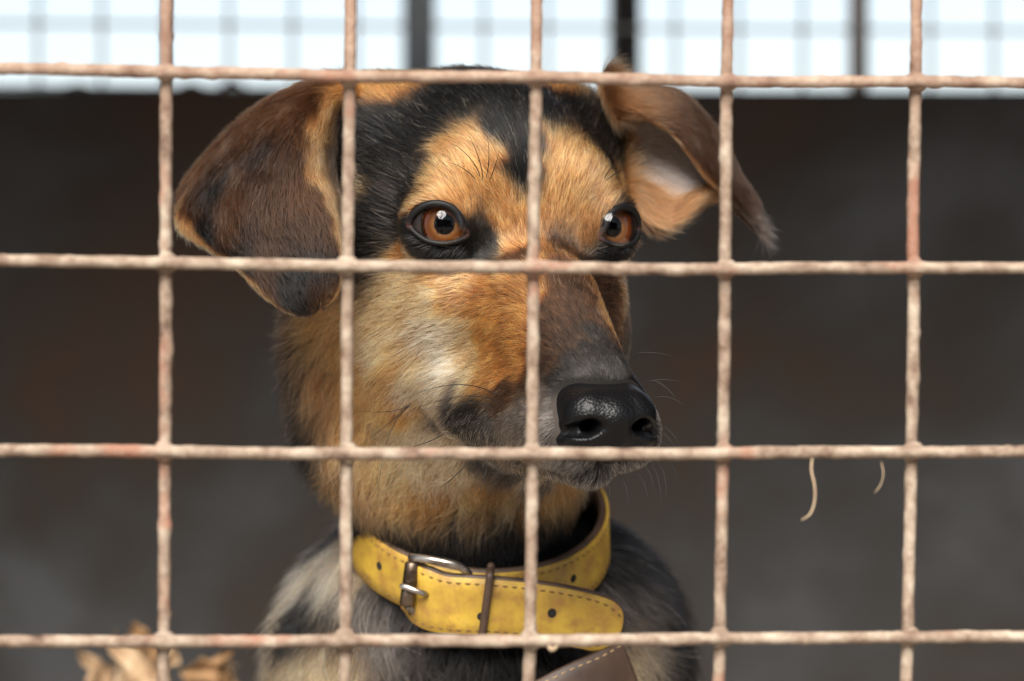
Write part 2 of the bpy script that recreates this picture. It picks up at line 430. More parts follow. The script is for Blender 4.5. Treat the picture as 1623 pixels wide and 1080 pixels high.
# nose leather
def nose_sdf(X, Y, Z):
    ax = np.abs(X)
    # rounded box for the pad, its top plane tipped forward
    yt, zt = (Y + 69) * .966 + (Z + 58.5) * .259, -(Y + 69) * .259 + (Z + 58.5) * .966
    qx, qy, qz = np.maximum(np.abs(ax - 1.0) - 4.7 - .06 * np.clip(zt + 4, 0, 9), 0), np.maximum(np.abs(yt) - 4.6, 0), np.maximum(np.abs(zt - .1) - .7, 0)
    d = np.sqrt(qx * qx + qy * qy + qz * qz) - 8.8
    d = smin(d, s_ell(ax, Y, Z, (9.4, -72, -65.0), (6.2, 8.0, 4.4)), 3.0)              # wings
    d = smin(d, s_cone(ax, Y, Z, (0, -79, -59.5), (0, -75, -69), 4.4, 4.0), 4)             # bridge between the nostrils
    d = smax(d, -s_ell(ax, Y, Z, (9.2, -83.5, -61.8), (4.8, 6.2, 2.0)), 2.2)
    d = smax(d, -s_cone(ax, Y, Z, (8.2, -82, -61.8), (6.5, -54, -57), 2.2, 2.0), 1.6)
    d = smax(d, -s_cone(ax, Y, Z, (9.0, -82, -62.4), (18.5, -69.5, -63.4), 2.1, 1.3), 1.5)
    d = smax(d, -s_cone(ax, Y, Z, (0, -85.5, -60.5), (0, -79.5, -74.5), .7, 1.1), 1.4)
    return d
nv, nq = polygonise(nose_sdf, axis([(-20, 20, .5)]), axis([(-88, -48, .5)]), axis([(-76, -42, .5)]))
m_nose = mat('nose_leather', (.0025, .0025, .003), .38); bsdf(m_nose).inputs['Specular IOR Level'].default_value = .22
tc = N(m_nose, 'ShaderNodeTexCoord'); vo = N(m_nose, 'ShaderNodeTexVoronoi'); vo.inputs['Scale'].default_value = 1150; L(m_nose, tc.outputs['Object'], vo.inputs['Vector'])
bp = N(m_nose, 'ShaderNodeBump'); bp.inputs['Strength'].default_value = .35; bp.inputs['Distance'].default_value = .0005; bp.invert = True
L(m_nose, vo.outputs['Distance'], bp.inputs['Height']); L(m_nose, bp.outputs[0], bsdf(m_nose).inputs['Normal'])
nose = link('nose', mesh_np('nose', to_world(nv) - DOG0, nq), dog, m_nose)

# eyes
LID = [(-9.6, -.6), (-8.2, 2.5), (-5.0, 5.1), (-.6, 6.2), (3.6, 5.3), (6.5, 2.7), (7.7, -.8), (8.9, -3.2), (7.4, -4.8), (4.4, -6.0), (.2, -6.4), (-3.6, -5.6), (-7.0, -3.4)]
def lathe(prof, c, n, seg=48):
    n = n / np.linalg.norm(n); u = np.cross((0, 0, 1.), n); u /= np.linalg.norm(u); w = np.cross(n, u)
    a = np.linspace(0, 2 * np.pi, seg, endpoint=False); V = []; Q = []
    for r, h in prof: V.append(c + n * h + r * (np.cos(a)[:, None] * u + np.sin(a)[:, None] * w))
    for i in range(len(prof) - 1):
        for s_ in range(seg):
            t = (s_ + 1) % seg; Q.append((i * seg + s_, i * seg + t, (i + 1) * seg + t, (i + 1) * seg + s_))
    return np.concatenate(V), Q
def set_col(me, C):
    at_ = me.color_attributes.new('col', 'FLOAT_COLOR', 'POINT')
    at_.data.foreach_set('color', np.hstack([C, np.ones((len(C), 1))]).astype(np.float32).ravel())
def col_mat(name, rough, **kw):
    m = mat(name, rough=rough, **kw); a = N(m, 'ShaderNodeAttribute', attribute_name='col')
    L(m, a.outputs['Color'], bsdf(m).inputs['Base Color']); return m
m_ball = mat('eyeball', (.012, .008, .007), .25)
m_iris = col_mat('iris', .6); bsdf(m_iris).inputs['Specular IOR Level'].default_value = 0.0
m_pupil = mat('pupil', (.0008, .0008, .001), .8); bsdf(m_pupil).inputs['Specular IOR Level'].default_value = 0.0
m_lid = col_mat('eyelid_skin', .55); bsdf(m_lid).inputs['Specular IOR Level'].default_value = .22
m_cornea = bpy.data.materials.new('cornea'); m_cornea.use_nodes = True
nt = m_cornea.node_tree; nt.nodes.remove(nt.nodes['Principled BSDF'])
mx = nt.nodes.new('ShaderNodeMixShader'); fr = nt.nodes.new('ShaderNodeFresnel'); fr.inputs[0].default_value = 1.35
tr_ = nt.nodes.new('ShaderNodeBsdfTransparent'); gl = nt.nodes.new('ShaderNodeBsdfGlossy'); gl.inputs['Roughness'].default_value = .015
mn = nt.nodes.new('ShaderNodeMath'); mn.operation = 'MINIMUM'; mn.inputs[1].default_value = .10; nt.links.new(fr.outputs[0], mn.inputs[0]); nt.links.new(mn.outputs[0], mx.inputs[0]); nt.links.new(tr_.outputs[0], mx.inputs[1]); nt.links.new(gl.outputs[0], mx.inputs[2])
nt.links.new(mx.outputs[0], nt.nodes['Material Output'].inputs[0])
IR = 7.7; IH = math.sqrt(EYE_R ** 2 - IR ** 2)
for s_ in (-1, 1):
    sg = np.array([s_, 1, 1.]); c = EYE_C * sg
    gaze = np.array([.15, -1, .05] if s_ < 0 else [.52, -1, .05]) @ RZ; gaze /= np.linalg.norm(gaze)
    th = np.linspace(math.asin(IR / EYE_R), math.pi * .96, 20)
    v_, q_ = lathe([(EYE_R * math.sin(t), EYE_R * math.cos(t)) for t in th], c, gaze)
    eye = link('eye', mesh_mixed('eye', to_world(v_) - DOG0, q_), dog, m_ball)
    eye['label'] = 'amber brown eye nearer the camera' if s_ < 0 else 'amber brown eye on the far side of the face'
    rr = np.linspace(3.25, IR + .1, 26)
    v_, q_ = lathe([(r, IH - .3 - 1.3 * (1 - r / IR)) for r in rr], c, gaze, 120)
    ang = np.tile(np.arange(120) / 120 * 2 * np.pi, 26); rad = np.repeat(rr / IR, 120)
    nf = vnoise(np.stack([np.cos(ang) * 14, np.sin(ang) * 14, rad * 1.2 + s_], 1), 1.0, 3) * .6 + vnoise(np.stack([np.cos(ang) * 5, np.sin(ang) * 5, rad * 3], 1), 1.0, 5) * .4
    ctrl = [0, .40, .50, .62, .76, .88, .94, 1.0]
    cc = np.array([(.01, .007, .006), (.035, .018, .010), (.11, .048, .016), (.066, .020, .003), (.056, .0125, .0014), (.020, .004, .001), (.004, .003, .002), (.004, .003, .003)])
    C = np.stack([np.interp(rad + (nf - .5) * .16, ctrl, cc[:, k]) for k in range(3)], 1) * (.6 + .8 * nf)[:, None]
    me = mesh_mixed('iris', to_world(v_) - DOG0, q_); set_col(me, C); link('iris', me, eye, m_iris)
    v_, q_ = lathe([(0.01, IH - 1.25), (2.6, IH - 1.25), (3.5, IH - 1.05)], c, gaze, 40)
    link('pupil', mesh_mixed('pupil', to_world(v_) - DOG0, q_), eye, m_pupil)
    CR = 8.6; ch = math.sqrt(CR ** 2 - (IR + .5) ** 2)
    v_, q_ = lathe([(CR * math.sin(t), IH - .55 - ch + CR * math.cos(t)) for t in np.linspace(.001, math.asin((IR + .5) / CR), 24)], c, gaze, 64)
    link('cornea', mesh_mixed('cornea', to_world(v_) - DOG0, q_), eye, m_cornea)
    # lid margin following the fissure on the eyeball
    n = EYE_N * sg; u = EYE_U * sg; v = EYE_V
    Lc = np.vstack([LID, LID[:1]]); Lp = catmull(Lc, 8)[:-1]
    R_ = EYE_R + .5; q = np.clip(R_ ** 2 - (Lp ** 2).sum(1), 4, None)
    P = c + np.sqrt(q)[:, None] * n - Lp[:, :1] * u + Lp[:, 1:] * v
    rad_ = np.where(Lp[:, 1] > 0, 1.2, .9)
    rad_ = np.convolve(np.r_[rad_[-6:], rad_, rad_[:6]], np.ones(13) / 13, 'valid')
    v_, q_ = tube(P, rad_, 10, closed=True)
    Cl = np.tile(np.array([.004, .0035, .004]), (len(v_), 1))
    duct = np.repeat(np.exp(-(((Lp - (8.9, -3.3)) / 1.5) ** 2).sum(1)), 10)[:, None]
    outer = np.repeat(np.exp(-(((Lp - (-9.5, -.6)) / 1.0) ** 2).sum(1)), 10)[:, None]
    Cl = Cl * (1 - .8 * np.maximum(duct, outer)) + np.array([.07, .03, .026]) * .8 * np.maximum(duct, outer)
    me = mesh_mixed('eyelid', to_world(v_) - DOG0, q_); set_col(me, Cl); link('eyelid', me, eye, m_lid)

# ears: curved sheets with thickness, the outer flap folded over
def net(rows, nu, nv):
    R = np.array([[tuple(at(*p)) for p in r] for r in rows])
    A = np.stack([catmull(R[:, j], nv) for j in range(R.shape[1])], 1)
    return np.stack([catmull(A[i], nu) for i in range(len(A))], 0)
EAR_L = [  # inner lining, front edge, middle, middle, back edge   (root -> fold -> tip)
    [(600, 215, .948), (590, 180, .942), (575, 165, .955), (560, 190, .975), (560, 250, .985)],
    [(590, 195, .945), (572, 150, .940), (530, 140, .955), (470, 190, .975), (440, 270, .985)],
    [(580, 185, .945), (548, 140, .932), (478, 148, .945), (400, 195, .962), (315, 292, .972)],
    [(566, 190, .944), (520, 152, .924), (455, 170, .930), (375, 218, .945), (288, 315, .958)],
    [(552, 205, .943), (500, 182, .917), (435, 215, .917), (355, 270, .928), (283, 345, .943)],
    [(542, 235, .941), (489, 225, .911), (430, 270, .909), (355, 320, .918), (298, 372, .932)],
    [(536, 275, .938), (490, 272, .908), (440, 320, .904), (380, 365, .910), (330, 393, .922)],
    [(538, 320, .934), (506, 310, .906), (465, 365, .901), (415, 405, .905), (368, 418, .914)],
    [(542, 370, .928), (523, 362, .905), (490, 405, .899), (448, 440, .901), (410, 459, .908)],
    [(540, 420, .921), (533, 415, .905), (505, 440, .899), (470, 470, .900), (438, 481, .905)],
    [(528, 463, .914), (527, 457, .906), (510, 468, .901), (488, 487, .901), (462, 494, .904)],
    [(512, 492, .909), (508, 486, .906), (500, 489, .904), (492, 495, .903), (482, 499, .904)]]
EAR_R = [  # lower front edge, bowl, bowl, under the fold, fold, flap, flap edge   (root -> tip)
    [(985, 310, .950), (975, 265, .964), (970, 215, .970), (965, 160, .972), (955, 118, .968), (962, 150, .956), (975, 190, .952)],
    [(1020, 352, .948), (1022, 290, .966), (1022, 235, .974), (1020, 180, .976), (1012, 140, .968), (1010, 160, .955), (1012, 184, .950)],
    [(1050, 362, .949), (1062, 310, .966), (1072, 258, .975), (1072, 205, .978), (1066, 156, .970), (1060, 178, .956), (1053, 200, .951)],
    [(1085, 345, .954), (1095, 312, .967), (1106, 275, .975), (1110, 232, .979), (1106, 186, .973), (1098, 212, .959), (1090, 236, .953)],
    [(1112, 326, .962), (1122, 308, .970), (1132, 285, .976), (1138, 256, .979), (1138, 226, .976), (1128, 253, .963), (1119, 275, .957)],
    [(1145, 318, .970), (1152, 308, .974), (1158, 296, .977), (1162, 284, .978), (1164, 276, .977), (1154, 292, .968), (1147, 303, .964)],
    [(1180, 344, .972), (1184, 338, .974), (1188, 332, .975), (1192, 324, .976), (1194, 321, .976), (1186, 332, .972), (1180, 338, .970)],
    [(1203, 371, .972), (1205, 370, .973), (1207, 369, .974), (1209, 368, .974), (1211, 368, .974), (1208, 370, .972), (1204, 371, .971)]]
def ear_mesh(rows, nu, nv, th, flip):
    G = net(rows, nu, nv); a, b = G.shape[:2]
    du = np.gradient(G, axis=1); dv = np.gradient(G, axis=0)
    Nn = np.cross(du, dv); Nn /= np.linalg.norm(Nn, axis=2)[..., None] + 1e-9
    if flip: Nn = -Nn
    taper = np.ones((a, b)); e = 3
    for i in range(e):
        f = [.25, .6, .85][i]
        taper[:, i] = np.minimum(taper[:, i], f); taper[:, b - 1 - i] = np.minimum(taper[:, b - 1 - i], f); taper[a - 1 - i] = np.minimum(taper[a - 1 - i], f)
    A = G + Nn * (th / 2 * taper)[..., None]; B = G - Nn * (th / 2 * taper)[..., None]
    V = np.concatenate([A.reshape(-1, 3), B.reshape(-1, 3)]); Q = []
    I = np.arange(a * b).reshape(a, b); o = a * b
    q1 = np.stack([I[:-1, :-1], I[:-1, 1:], I[1:, 1:], I[1:, :-1]], -1).reshape(-1, 4)
    if flip: q1 = q1[:, ::-1]
    q2 = q1[:, ::-1] + o
    rim = np.concatenate([I[0, :], I[1:, -1], I[-1, -2::-1], I[-2:0:-1, 0]])
    r2 = np.roll(rim, -1); q3 = np.stack([r2, rim, rim + o, r2 + o], 1)
    if flip: q3 = q3[:, ::-1]
    return V, np.vstack([q1, q2, q3]), a, b
ears = []
for k, (rows, flip) in enumerate(((EAR_L, True), (EAR_R, True))):
    V, Q, a, b = ear_mesh(rows, 10, 6, .0032, flip)
    e = link('ear', mesh_np('ear', V - DOG0, Q), dog, m_skin)
    e['label'] = ('dark brown folded ear with tan rim, nearer the camera', 'ear folded back showing its pale pinkish inside')[k]
    ears.append((e, V, Q, a, b))
COAT = {   # coat colour seen at points of the skin, ear shade included on the left neck (head frame, millimetres)
    'K': [(-22, 16, 37),(-10, 18, 44),(-7, -2, 32),(-1, -9, 24),(-29, 21, 35),(-36, 25, 33),(-34, 17, 27),(-41, 23, 21),(-43, 22, 7),(-45, 25, -4),(-41, 29, 32),(-5, 10, 41),(-18, 26, 44),(6, 3, 37),(-3, -11, 17),(30, 30, 42),(41, 29, 32),(49, 35, 22),(35, 27, 37),(50, 29, 17),(39, -5, 5),(15, 17, 41),(-30, -8, -9),(-37, -5, -6),(-23, -9, -9),(-40, -3, -1),(21, -11, -5),(27, -10, -8),(32, -9, -7),(38, -2, 3),(-27, -11, -59),(-24, -14, -65),(-18, -15, -69),(-25, -22, -60),(-46, 84, -71),(-44, 87, -80),(1, 43, -108),(22, 45, -109),(49, 67, -104),(-15, 50, -108),(-35, 117, -106),(-29, 70, -113),(-24, 64, -128),(-32, 82, -112),(-40, 115, -137),(74, 89, -113),(81, 82, -126),(91, 87, -143),(96, 87, -155),(60, 65, -122),(61, 80, -108),(-19, 59, -134),(-6, 51, -138),(7, 47, -140),(-51, 87, -41),(-51, 79, -49),(-49, 79, -58),(-52, 89, -34),(-27, 67, -114),(-32, 82, -110),(-21, 59, -127),(-14, 54, -134),(2, 47, -136),(16, 47, -143),(35, 49, -144),(45, 52, -136),(59, 69, -116),(66, 69, -123),(80, 73, -139),(82, 73, -153),(-33, 125, -108),(-27, 128, -111),(-41, 120, -142),(-39, 103, -141),(-32, 80, -140),(-48, 79, -64),(-44, 87, -75),(-47, 73, -68),(-22, 55, -106),(-7, 45, -107),(9, 43, -108),(30, 49, -108),(54, 74, -105),(-28, 64, -105)],
    'Kg': [(-1, -60, -37),(5, -60, -38),(-8, -63, -41),(40, 14, -38),(3, -55, -33),(-14, -61, -48),(0, -68, -43),(11, -60, -43),(-6, -68, -46),(13, -63, -48),(1, -70, -46),(-11, -66, -47),(-18, -10, -2),(-15, -10, -6),(-18, -10, -8),(-33, 8, 20),(-36, 10, 12),(-39, 15, 2),(-41, 17, 12),(-42, 20, -4),(-35, 87, -136),(-9, 55, -147),(3, 50, -147),(63, 62, -133),(18, 47, -147)],
    'T': [(-30, -8, 9),(-35, -5, 8),(27, -8, 12),(-19, 0, 29),(-26, 1, 25),(-18, -10, 17),(-10, -12, 12),(-32, -1, 15),(-26, -8, 11),(-39, 0, 6),(-10, -12, 4),(-21, -7, 22),(-13, -8, 24),(-8, -13, -4),(-2, -12, 6),(-3, -15, -4),(-38, 14, -6),(10, -5, 28),(8, -11, 16),(13, -6, 26),(24, -5, 22),(7, -12, 8),(11, -12, 12),(40, 17, 17),(16, -11, 6),(12, -10, 20),(3, -10, 20),(-29, -6, -24),(-22, -11, -16),(-15, -20, -17),(-31, -4, -16),(-50, 66, -40),(-44, 54, -49),(-42, 49, -55),(-38, 34, -58),(-45, 37, -40),(-46, 49, -32),(-40, 56, -70),(-32, 51, -78),(-23, 51, -93),(21, 42, -91),(29, 46, -90),(-38, 17, -48),(-50, 66, -32)],
    'O': [(-18, -23, -28),(-18, -33, -40),(-20, -34, -48),(-11, -36, -23),(-19, -19, -36),(-16, -36, -32),(-20, -15, -22),(-5, -27, -13),(-33, 22, -60),(-14, 40, -89),(-4, 28, -84),(-28, 38, 48),(-35, 36, 46),(-14, -45, -36),(-17, -43, -46),(-21, -24, -46)],
    'D': [(-1, -58, -35),(-8, -61, -40),(9, -54, -36),(-12, -60, -44),(5, -49, -29),(-7, -42, -25),(-3, -49, -29),(7, -39, -23),(25, -10, -24),(-1, -31, -15),(5, -33, -17),(-13, -52, -40),(-9, -49, -32),(9, -16, -8),(30, -4, -28),(-21, -43, -53),(-17, -54, -49),(-7, -20, -9),(21, -10, -14),(39, 8, -28),(28, 0, -35),(24, -15, -35),(30, 10, -45),(25, -5, -25)],
    'C': [(-36, 54, -76),(-29, 49, -82),(-39, 57, -74),(2, 35, -89),(-6, 36, -89),(-42, 126, -151),(-40, 101, -147),(-37, 93, -152),(-32, 81, -152),(-36, 5, -16),(-40, 12, -22),(-42, 18, -32),(-25, -7, -32),(-35, 10, -46),(-43, 22, -40),(-24, -16, -48),(-22, -6, -40),(-39, 15, -12),(-38, 7, -28),(-32, -3, -22),(46, 28, 15),(-31, 40, -70),(-23, 38, -79),(-15, 23, -77),(8, 38, -91),(0, 40, -94),(-42, 109, -152),(-35, 87, -149),(-42, 135, -129),(67, 60, -148),(58, 55, -150),(36, 0, -8)],
    'W': [(-29, 32, -67),(-33, 47, -72),(-27, 34, -73),(-20, 27, -75),(-11, 22, -79),(-44, 136, -120),(-37, 134, -125),(-38, 123, -131),(-32, 113, -117),(-33, 92, -119),(-31, 77, -123),(-33, 84, -131),(-42, 136, -125),(-34, 4, -36),(-27, -1, -40),(-29, 1, -48),(-34, 17, -54),(-26, -5, -46),(-29, 10, -56),(-24, 22, -69),(-20, 10, -69),(-12, 31, -83),(-39, 136, -118),(-34, 122, -122),(-32, 81, -127),(-35, 95, -124),(-28, -3, -34)],
    'G': [(63, 60, -137),(68, 61, -146),(59, 59, -134),(-20, -57, -57),(-18, -66, -57),(-19, -68, -64),(-23, -46, -60),(-20, -57, -66),(-14, -72, -65),(-27, -9, -52),(-13, -14, -71),(-17, -69, -68),(-27, 69, -137),(-20, 62, -143),(-30, 74, -131),(68, 67, -129),(-26, 10, -62),(-17, -59, -51)],
    'GK': [(-1, 15, -79),(-6, -56, -78),(2, -63, -78),(18, 34, -83),(11, -64, -75),(16, -70, -67),(-23, -35, -65),(-12, 8, -74)],
    'R': [(19, -11, 2),(18, -10, -3),(23, -10, 10),(37, -2, -12),(40, 8, -20),(34, 0, -24),(-48, 66, -57),(-51, 78, -49),(-29, 61, -98),(37, 54, -94),(50, 71, -93),(-45, 67, -70),(-39, 65, -83),(-14, 47, -101),(0, 42, -102),(16, 43, -101),(37, 4, -22),(35, 0, -18),(45, 20, -15),(30, 8, -22)],
    'B': [(-52, 90, -36),(-51, 89, -45),(-49, 88, -58),(-55, 90, -30),(-53, 90, -32),(-52, 89, -41),(-50, 89, -49),(-49, 85, -56),(-48, 72, -62),(-52, 82, -36),(-50, 75, -51)],  # dark left neck, partly standing for shade under the ear
}
# ------------------------------------------------------------------ coat: colour field, hair direction field, strands
PAL = {'K': (.0035, .0033, .0036), 'Kg': (.015, .0125, .011), 'T': (.48, .213, .074), 'O': (.38, .150, .042), 'D': (.040, .019, .0095),
       'C': (.62, .385, .19), 'W': (.66, .485, .31), 'G': (.115, .095, .082), 'GK': (.030, .029, .031), 'R': (.30, .138, .054), 'B': (.05, .024, .012)}
cp = np.array([p for k in COAT for p in COAT[k]], float); cc_ = np.array([PAL[k] for k in COAT for p in COAT[k]])
hd = cp[:, 2] > -85
mir = cp[hd] * np.array([-1, 1, 1]); far = np.sqrt(((mir[:, None] - cp[None]) ** 2).sum(2)).min(1) > 9      # mirror what only one side shows
cp_head = np.vstack([cp, mir[far]]); cc_ = np.vstack([cc_, cc_[hd][far]])
GUIDE = [  # position, direction, length of the hair (mm)
    ((0, -64, -44), (0, .85, .5), 2.0), ((0, -45, -33), (0, .85, .5), 3.5), ((0, -25, -17), (0, .8, .6), 5), ((0, -10, 2), (0, .5, .85), 6),
    ((0, 0, 26), (0, .7, .7), 8), ((0, 25, 47), (0, .95, .3), 10), ((0, 60, 52), (0, 1, -.1), 14),
    ((18, -8, 16), (.45, .35, .8), 6), ((28, 2, 16), (.7, .45, .5), 6), ((40, 14, 12), (.5, .8, .3), 10), ((45, 35, 20), (.3, .9, .2), 13), ((25, 20, 42), (.3, .9, .3), 10),
    ((16, -10, -2), (.1, .3, .9), 4.0), ((27, -9, -10), (.5, .6, -.5), 4.0), ((36, 0, -2), (.7, .7, 0), 4.0), ((15, -16, -14), (.6, .7, .1), 4.5),
    ((25, -4, -22), (.6, .75, -.2), 7), ((36, 8, -15), (.5, .85, -.2), 7.5), ((20, -22, -34), (.55, .8, -.2), 5.5), ((17, -42, -48), (.4, .88, -.15), 4.5),
    ((15, -62, -55), (.4, .85, -.2), 3.0), ((16, -40, -62), (.3, .75, -.6), 4.5), ((24, -12, -52), (.5, .8, -.4), 6), ((27, 0, -62), (.4, .75, -.5), 8), ((10, -68, -70), (.4, .3, -.85), 4.0), ((10, -50, -73), (.3, .3, -.9), 4.5), ((20, -15, -70), (.3, .5, -.8), 6),
    ((0, -56, -80), (0, .4, -.9), 5), ((0, -20, -86), (0, .6, -.8), 8), ((15, -10, -84), (.2, .5, -.85), 9),
    ((40, 28, -30), (.45, .8, -.45), 12), ((34, 12, -42), (.5, .7, -.5), 9), ((35, 20, -58), (.35, .55, -.75), 14), ((46, 50, -20), (.3, .7, -.65), 18),
    ((0, 10, -92), (0, .35, -.95), 17), ((25, 25, -85), (.25, .4, -.9), 20), ((48, 65, -55), (.3, .3, -.9), 22), ((35, 55, -105), (.3, .2, -.95), 18), ((0, 40, -110), (0, .1, -1), 18),
    ((0, 45, -150), (0, 0, -1), 24), ((40, 60, -150), (.4, 0, -.9), 26), ((-40, 60, -150), (-.4, 0, -.9), 26), ((-30, 150, -110), (-.7, .2, -.7), 26), ((100, 150, -130), (.7, .2, -.7), 26),
    ((-40, 130, -200), (-.2, .1, -1), 28), ((100, 160, -200), (.2, .1, -1), 28), ((20, 70, -230), (0, 0, -1), 26), ((50, 300, -350), (0, .5, -.85), 24), ((45, 100, -400), (0, .1, -1), 10), ((45, 80, -490), (0, -.3, -1), 5)]
gp = np.array([g[0] for g in GUIDE], float); gd = np.array([g[1] for g in GUIDE], float); gd /= np.linalg.norm(gd, axis=1)[:, None]; gl_ = np.array([g[2] for g in GUIDE], float)
def groom(P):
    Q = np.asarray(P, float).copy(); sx = np.where(Q[:, 0] < 0, -1.0, 1.0)
    h = Q[:, 2] > -125; Q[h, 0] = np.abs(Q[h, 0])
    D = np.empty_like(Q); Ln = np.empty(len(Q))
    for i in range(0, len(Q), 20000):
        q = Q[i:i + 20000]; d2 = ((q[:, None] - gp[None]) ** 2).sum(2) + 4
        w = d2 ** -2.0; w /= w.sum(1)[:, None]; D[i:i + 20000] = w @ gd; Ln[i:i + 20000] = w @ gl_
    D[h, 0] *= sx[h]
    return D / (np.linalg.norm(D, axis=1)[:, None] + 1e-9), Ln
_d, _l = groom(cp_head); cp_head = cp_head - _d * (_l * .40)[:, None]           # the colour is seen at the middle of the hair, the root lies upstream
def coat(P):
    """albedo of the coat at points of the skin; head is mirror symmetric"""
    P = np.asarray(P, float); out = np.empty((len(P), 3))
    w_ = np.stack([vnoise(P, 3.0, 11 + k) - .5 for k in range(3)], 1) * 3.5 + np.stack([vnoise(P, 9.0, 21 + k) - .5 for k in range(3)], 1) * 5.0
    Q = P + w_
    for i in range(0, len(Q), 20000):
        q = Q[i:i + 20000]
        d2 = ((q[:, None, :] - cp_head[None]) ** 2).sum(2) + 2.0
        w = d2 ** -2.3; w /= w.sum(1)[:, None]
        out[i:i + 20000] = np.exp(w @ np.log(cc_))
    return out
def vert_normals(V, Q):
    n = np.cross(V[Q[:, 2]] - V[Q[:, 0]], V[Q[:, 3]] - V[Q[:, 1]]); out = np.zeros_like(V)
    for k in range(4): np.add.at(out, Q[:, k], n)
    return out / (np.linalg.norm(out, axis=1)[:, None] + 1e-12)
def scatter(V, Q, Nv, weight, count):
    area = .5 * np.linalg.norm(np.cross(V[Q[:, 2]] - V[Q[:, 0]], V[Q[:, 3]] - V[Q[:, 1]]), axis=1)
    w = area * weight; total = w.sum(); w = w / total
    f = rng.choice(len(Q), count, p=w); a, b = rng.random(count)[:, None], rng.random(count)[:, None]
    q = Q[f]
    bil = lambda A: (A[q[:, 0]] * (1 - a) + A[q[:, 1]] * a) * (1 - b) + (A[q[:, 3]] * (1 - a) + A[q[:, 2]] * a) * b
    n = bil(Nv); n /= np.linalg.norm(n, axis=1)[:, None] + 1e-9
    return bil(V), n, f
NP = 6
def strands(P, n, D, Ln, lift, rough=.10, clump=.20, curl=.25, droop=.0):
    """P, n, D in mm (head frame) -> (count, NP, 3)"""
    c = len(P)
    D = D + clump * 2 * np.stack([vnoise(P, 5.0, 31 + k) - .5 for k in range(3)], 1) + clump * 1.4 * np.stack([vnoise(P, 14.0, 41 + k) - .5 for k in range(3)], 1) + rng.normal(0, rough, (c, 3))
    t = D - n * (D * n).sum(1)[:, None]; t /= np.linalg.norm(t, axis=1)[:, None] + 1e-9
    side = np.cross(n, t)
    Ln = Ln * rng.uniform(.65, 1.15, c)
    lift = lift * rng.uniform(.6, 1.5, c)
    cv = (rng.normal(0, 1, c) * curl + curl * 1.5 * (vnoise(P, 6.0, 51) - .5) * 2)
    s = np.linspace(0, 1, NP)[None, :, None]
    L_ = Ln[:, None, None]
    out = P[:, None] + L_ * (t[:, None] * s * np.cos(lift)[:, None, None] + n[:, None] * (np.sin(lift)[:, None, None] * (s - .45 * s * s)) + side[:, None] * cv[:, None, None] * s * s * .5)
    out[:, :, 2] -= (droop * L_ * s * s)[:, :, 0]
    return out, Ln
def hair_object(name, pts_w, cols, r0, parent, material, tip=.12):
    """one hair object; pts_w (c,NP,3) world, cols (c,NP,3), r0 (c,) metres"""
    c = len(pts_w)
    hc = bpy.data.hair_curves.new(name); hc.add_curves([NP] * c)
    hc.points.foreach_set('position', (pts_w - DOG0).astype(np.float32).ravel())
    prof = np.array([.8, 1, .95, .8, .5, tip])
    ra = hc.attributes.get('radius') or hc.attributes.new('radius', 'FLOAT', 'POINT')
    ra.data.foreach_set('value', (r0[:, None] * prof[None]).astype(np.float32).ravel())
    ca = hc.attributes.new('col', 'FLOAT_VECTOR', 'POINT')
    ca.data.foreach_set('vector', cols.astype(np.float32).ravel())
    hc.materials.append(material)
    o = bpy.data.objects.new(name, hc); COL.objects.link(o); o.parent = parent
    return o
def hair_mat(name, rough=.35, radial=.55, coat_=0.0):
    m = bpy.data.materials.new(name); m.use_nodes = True; nt = m.node_tree; nt.nodes.remove(nt.nodes['Principled BSDF'])
    h = nt.nodes.new('ShaderNodeBsdfHairPrincipled'); h.model = 'CHIANG'; h.parametrization = 'COLOR'
    h.inputs['Roughness'].default_value = rough; h.inputs['Radial Roughness'].default_value = radial
    h.inputs['IOR'].default_value = 1.33
    h.inputs['Random Roughness'].default_value = .2
    a = nt.nodes.new('ShaderNodeAttribute'); a.attribute_name = 'col'
    nt.links.new(a.outputs['Vector'], h.inputs['Color']); nt.links.new(h.outputs[0], nt.nodes['Material Output'].inputs[0])
    return m
m_hair = hair_mat('dog_hair')

CAMP = to_local(np.array([0, 0, CZ]))
bN = vert_normals(body_V, body_Q)
fc = body_V[body_Q].mean(1); fn = bN[body_Q].mean(1)
_, fl = groom(fc)
vd = CAMP - fc; vd /= np.linalg.norm(vd, axis=1)[:, None]
face = (fn * vd).sum(1)
wgt = (1 / np.clip(fl, 2.5, 30)) * np.where(face > -.35, 1.0, .25) * np.where(fc[:, 2] < -260, .15, 1.0) * np.where(fc[:, 1] > 200, .3, 1.0)
# bare: eye openings and lids, nose leather, under the collar strap
def eye_dist(P):
    e = np.stack([np.abs(P[:, 0]), P[:, 1], P[:, 2]], 1) - EYE_C
    return np.stack([-(e @ EYE_U), e @ EYE_V, e @ EYE_N], 1)
def eye_bare(P):
    e = eye_dist(P); return (np.sqrt(((e[:, 0] + .4) / 9.8) ** 2 + ((e[:, 1] + .1 + .2 * e[:, 0] * .6) / 7.0) ** 2) < 1) & (e[:, 2] > -2)
def nose_in(P): return nose_sdf(P[:, 0], P[:, 1], P[:, 2]) < .8
wgt[eye_bare(fc) | nose_in(fc)] = 0
P, n, f = scatter(body_V, body_Q, bN, wgt, int(260000))
k_ = ~(eye_bare(P) | nose_in(P)); P, n = P[k_], n[k_]
D, Ln = groom(P)
hc_ = to_world(P) - np.array([OW[0] - .0145, .99, OW[2] - .100]); an_ = np.array([.06, -.485, .875]); hh = hc_ @ an_
rr_ = np.linalg.norm(hc_ - hh[:, None] * an_, axis=1)
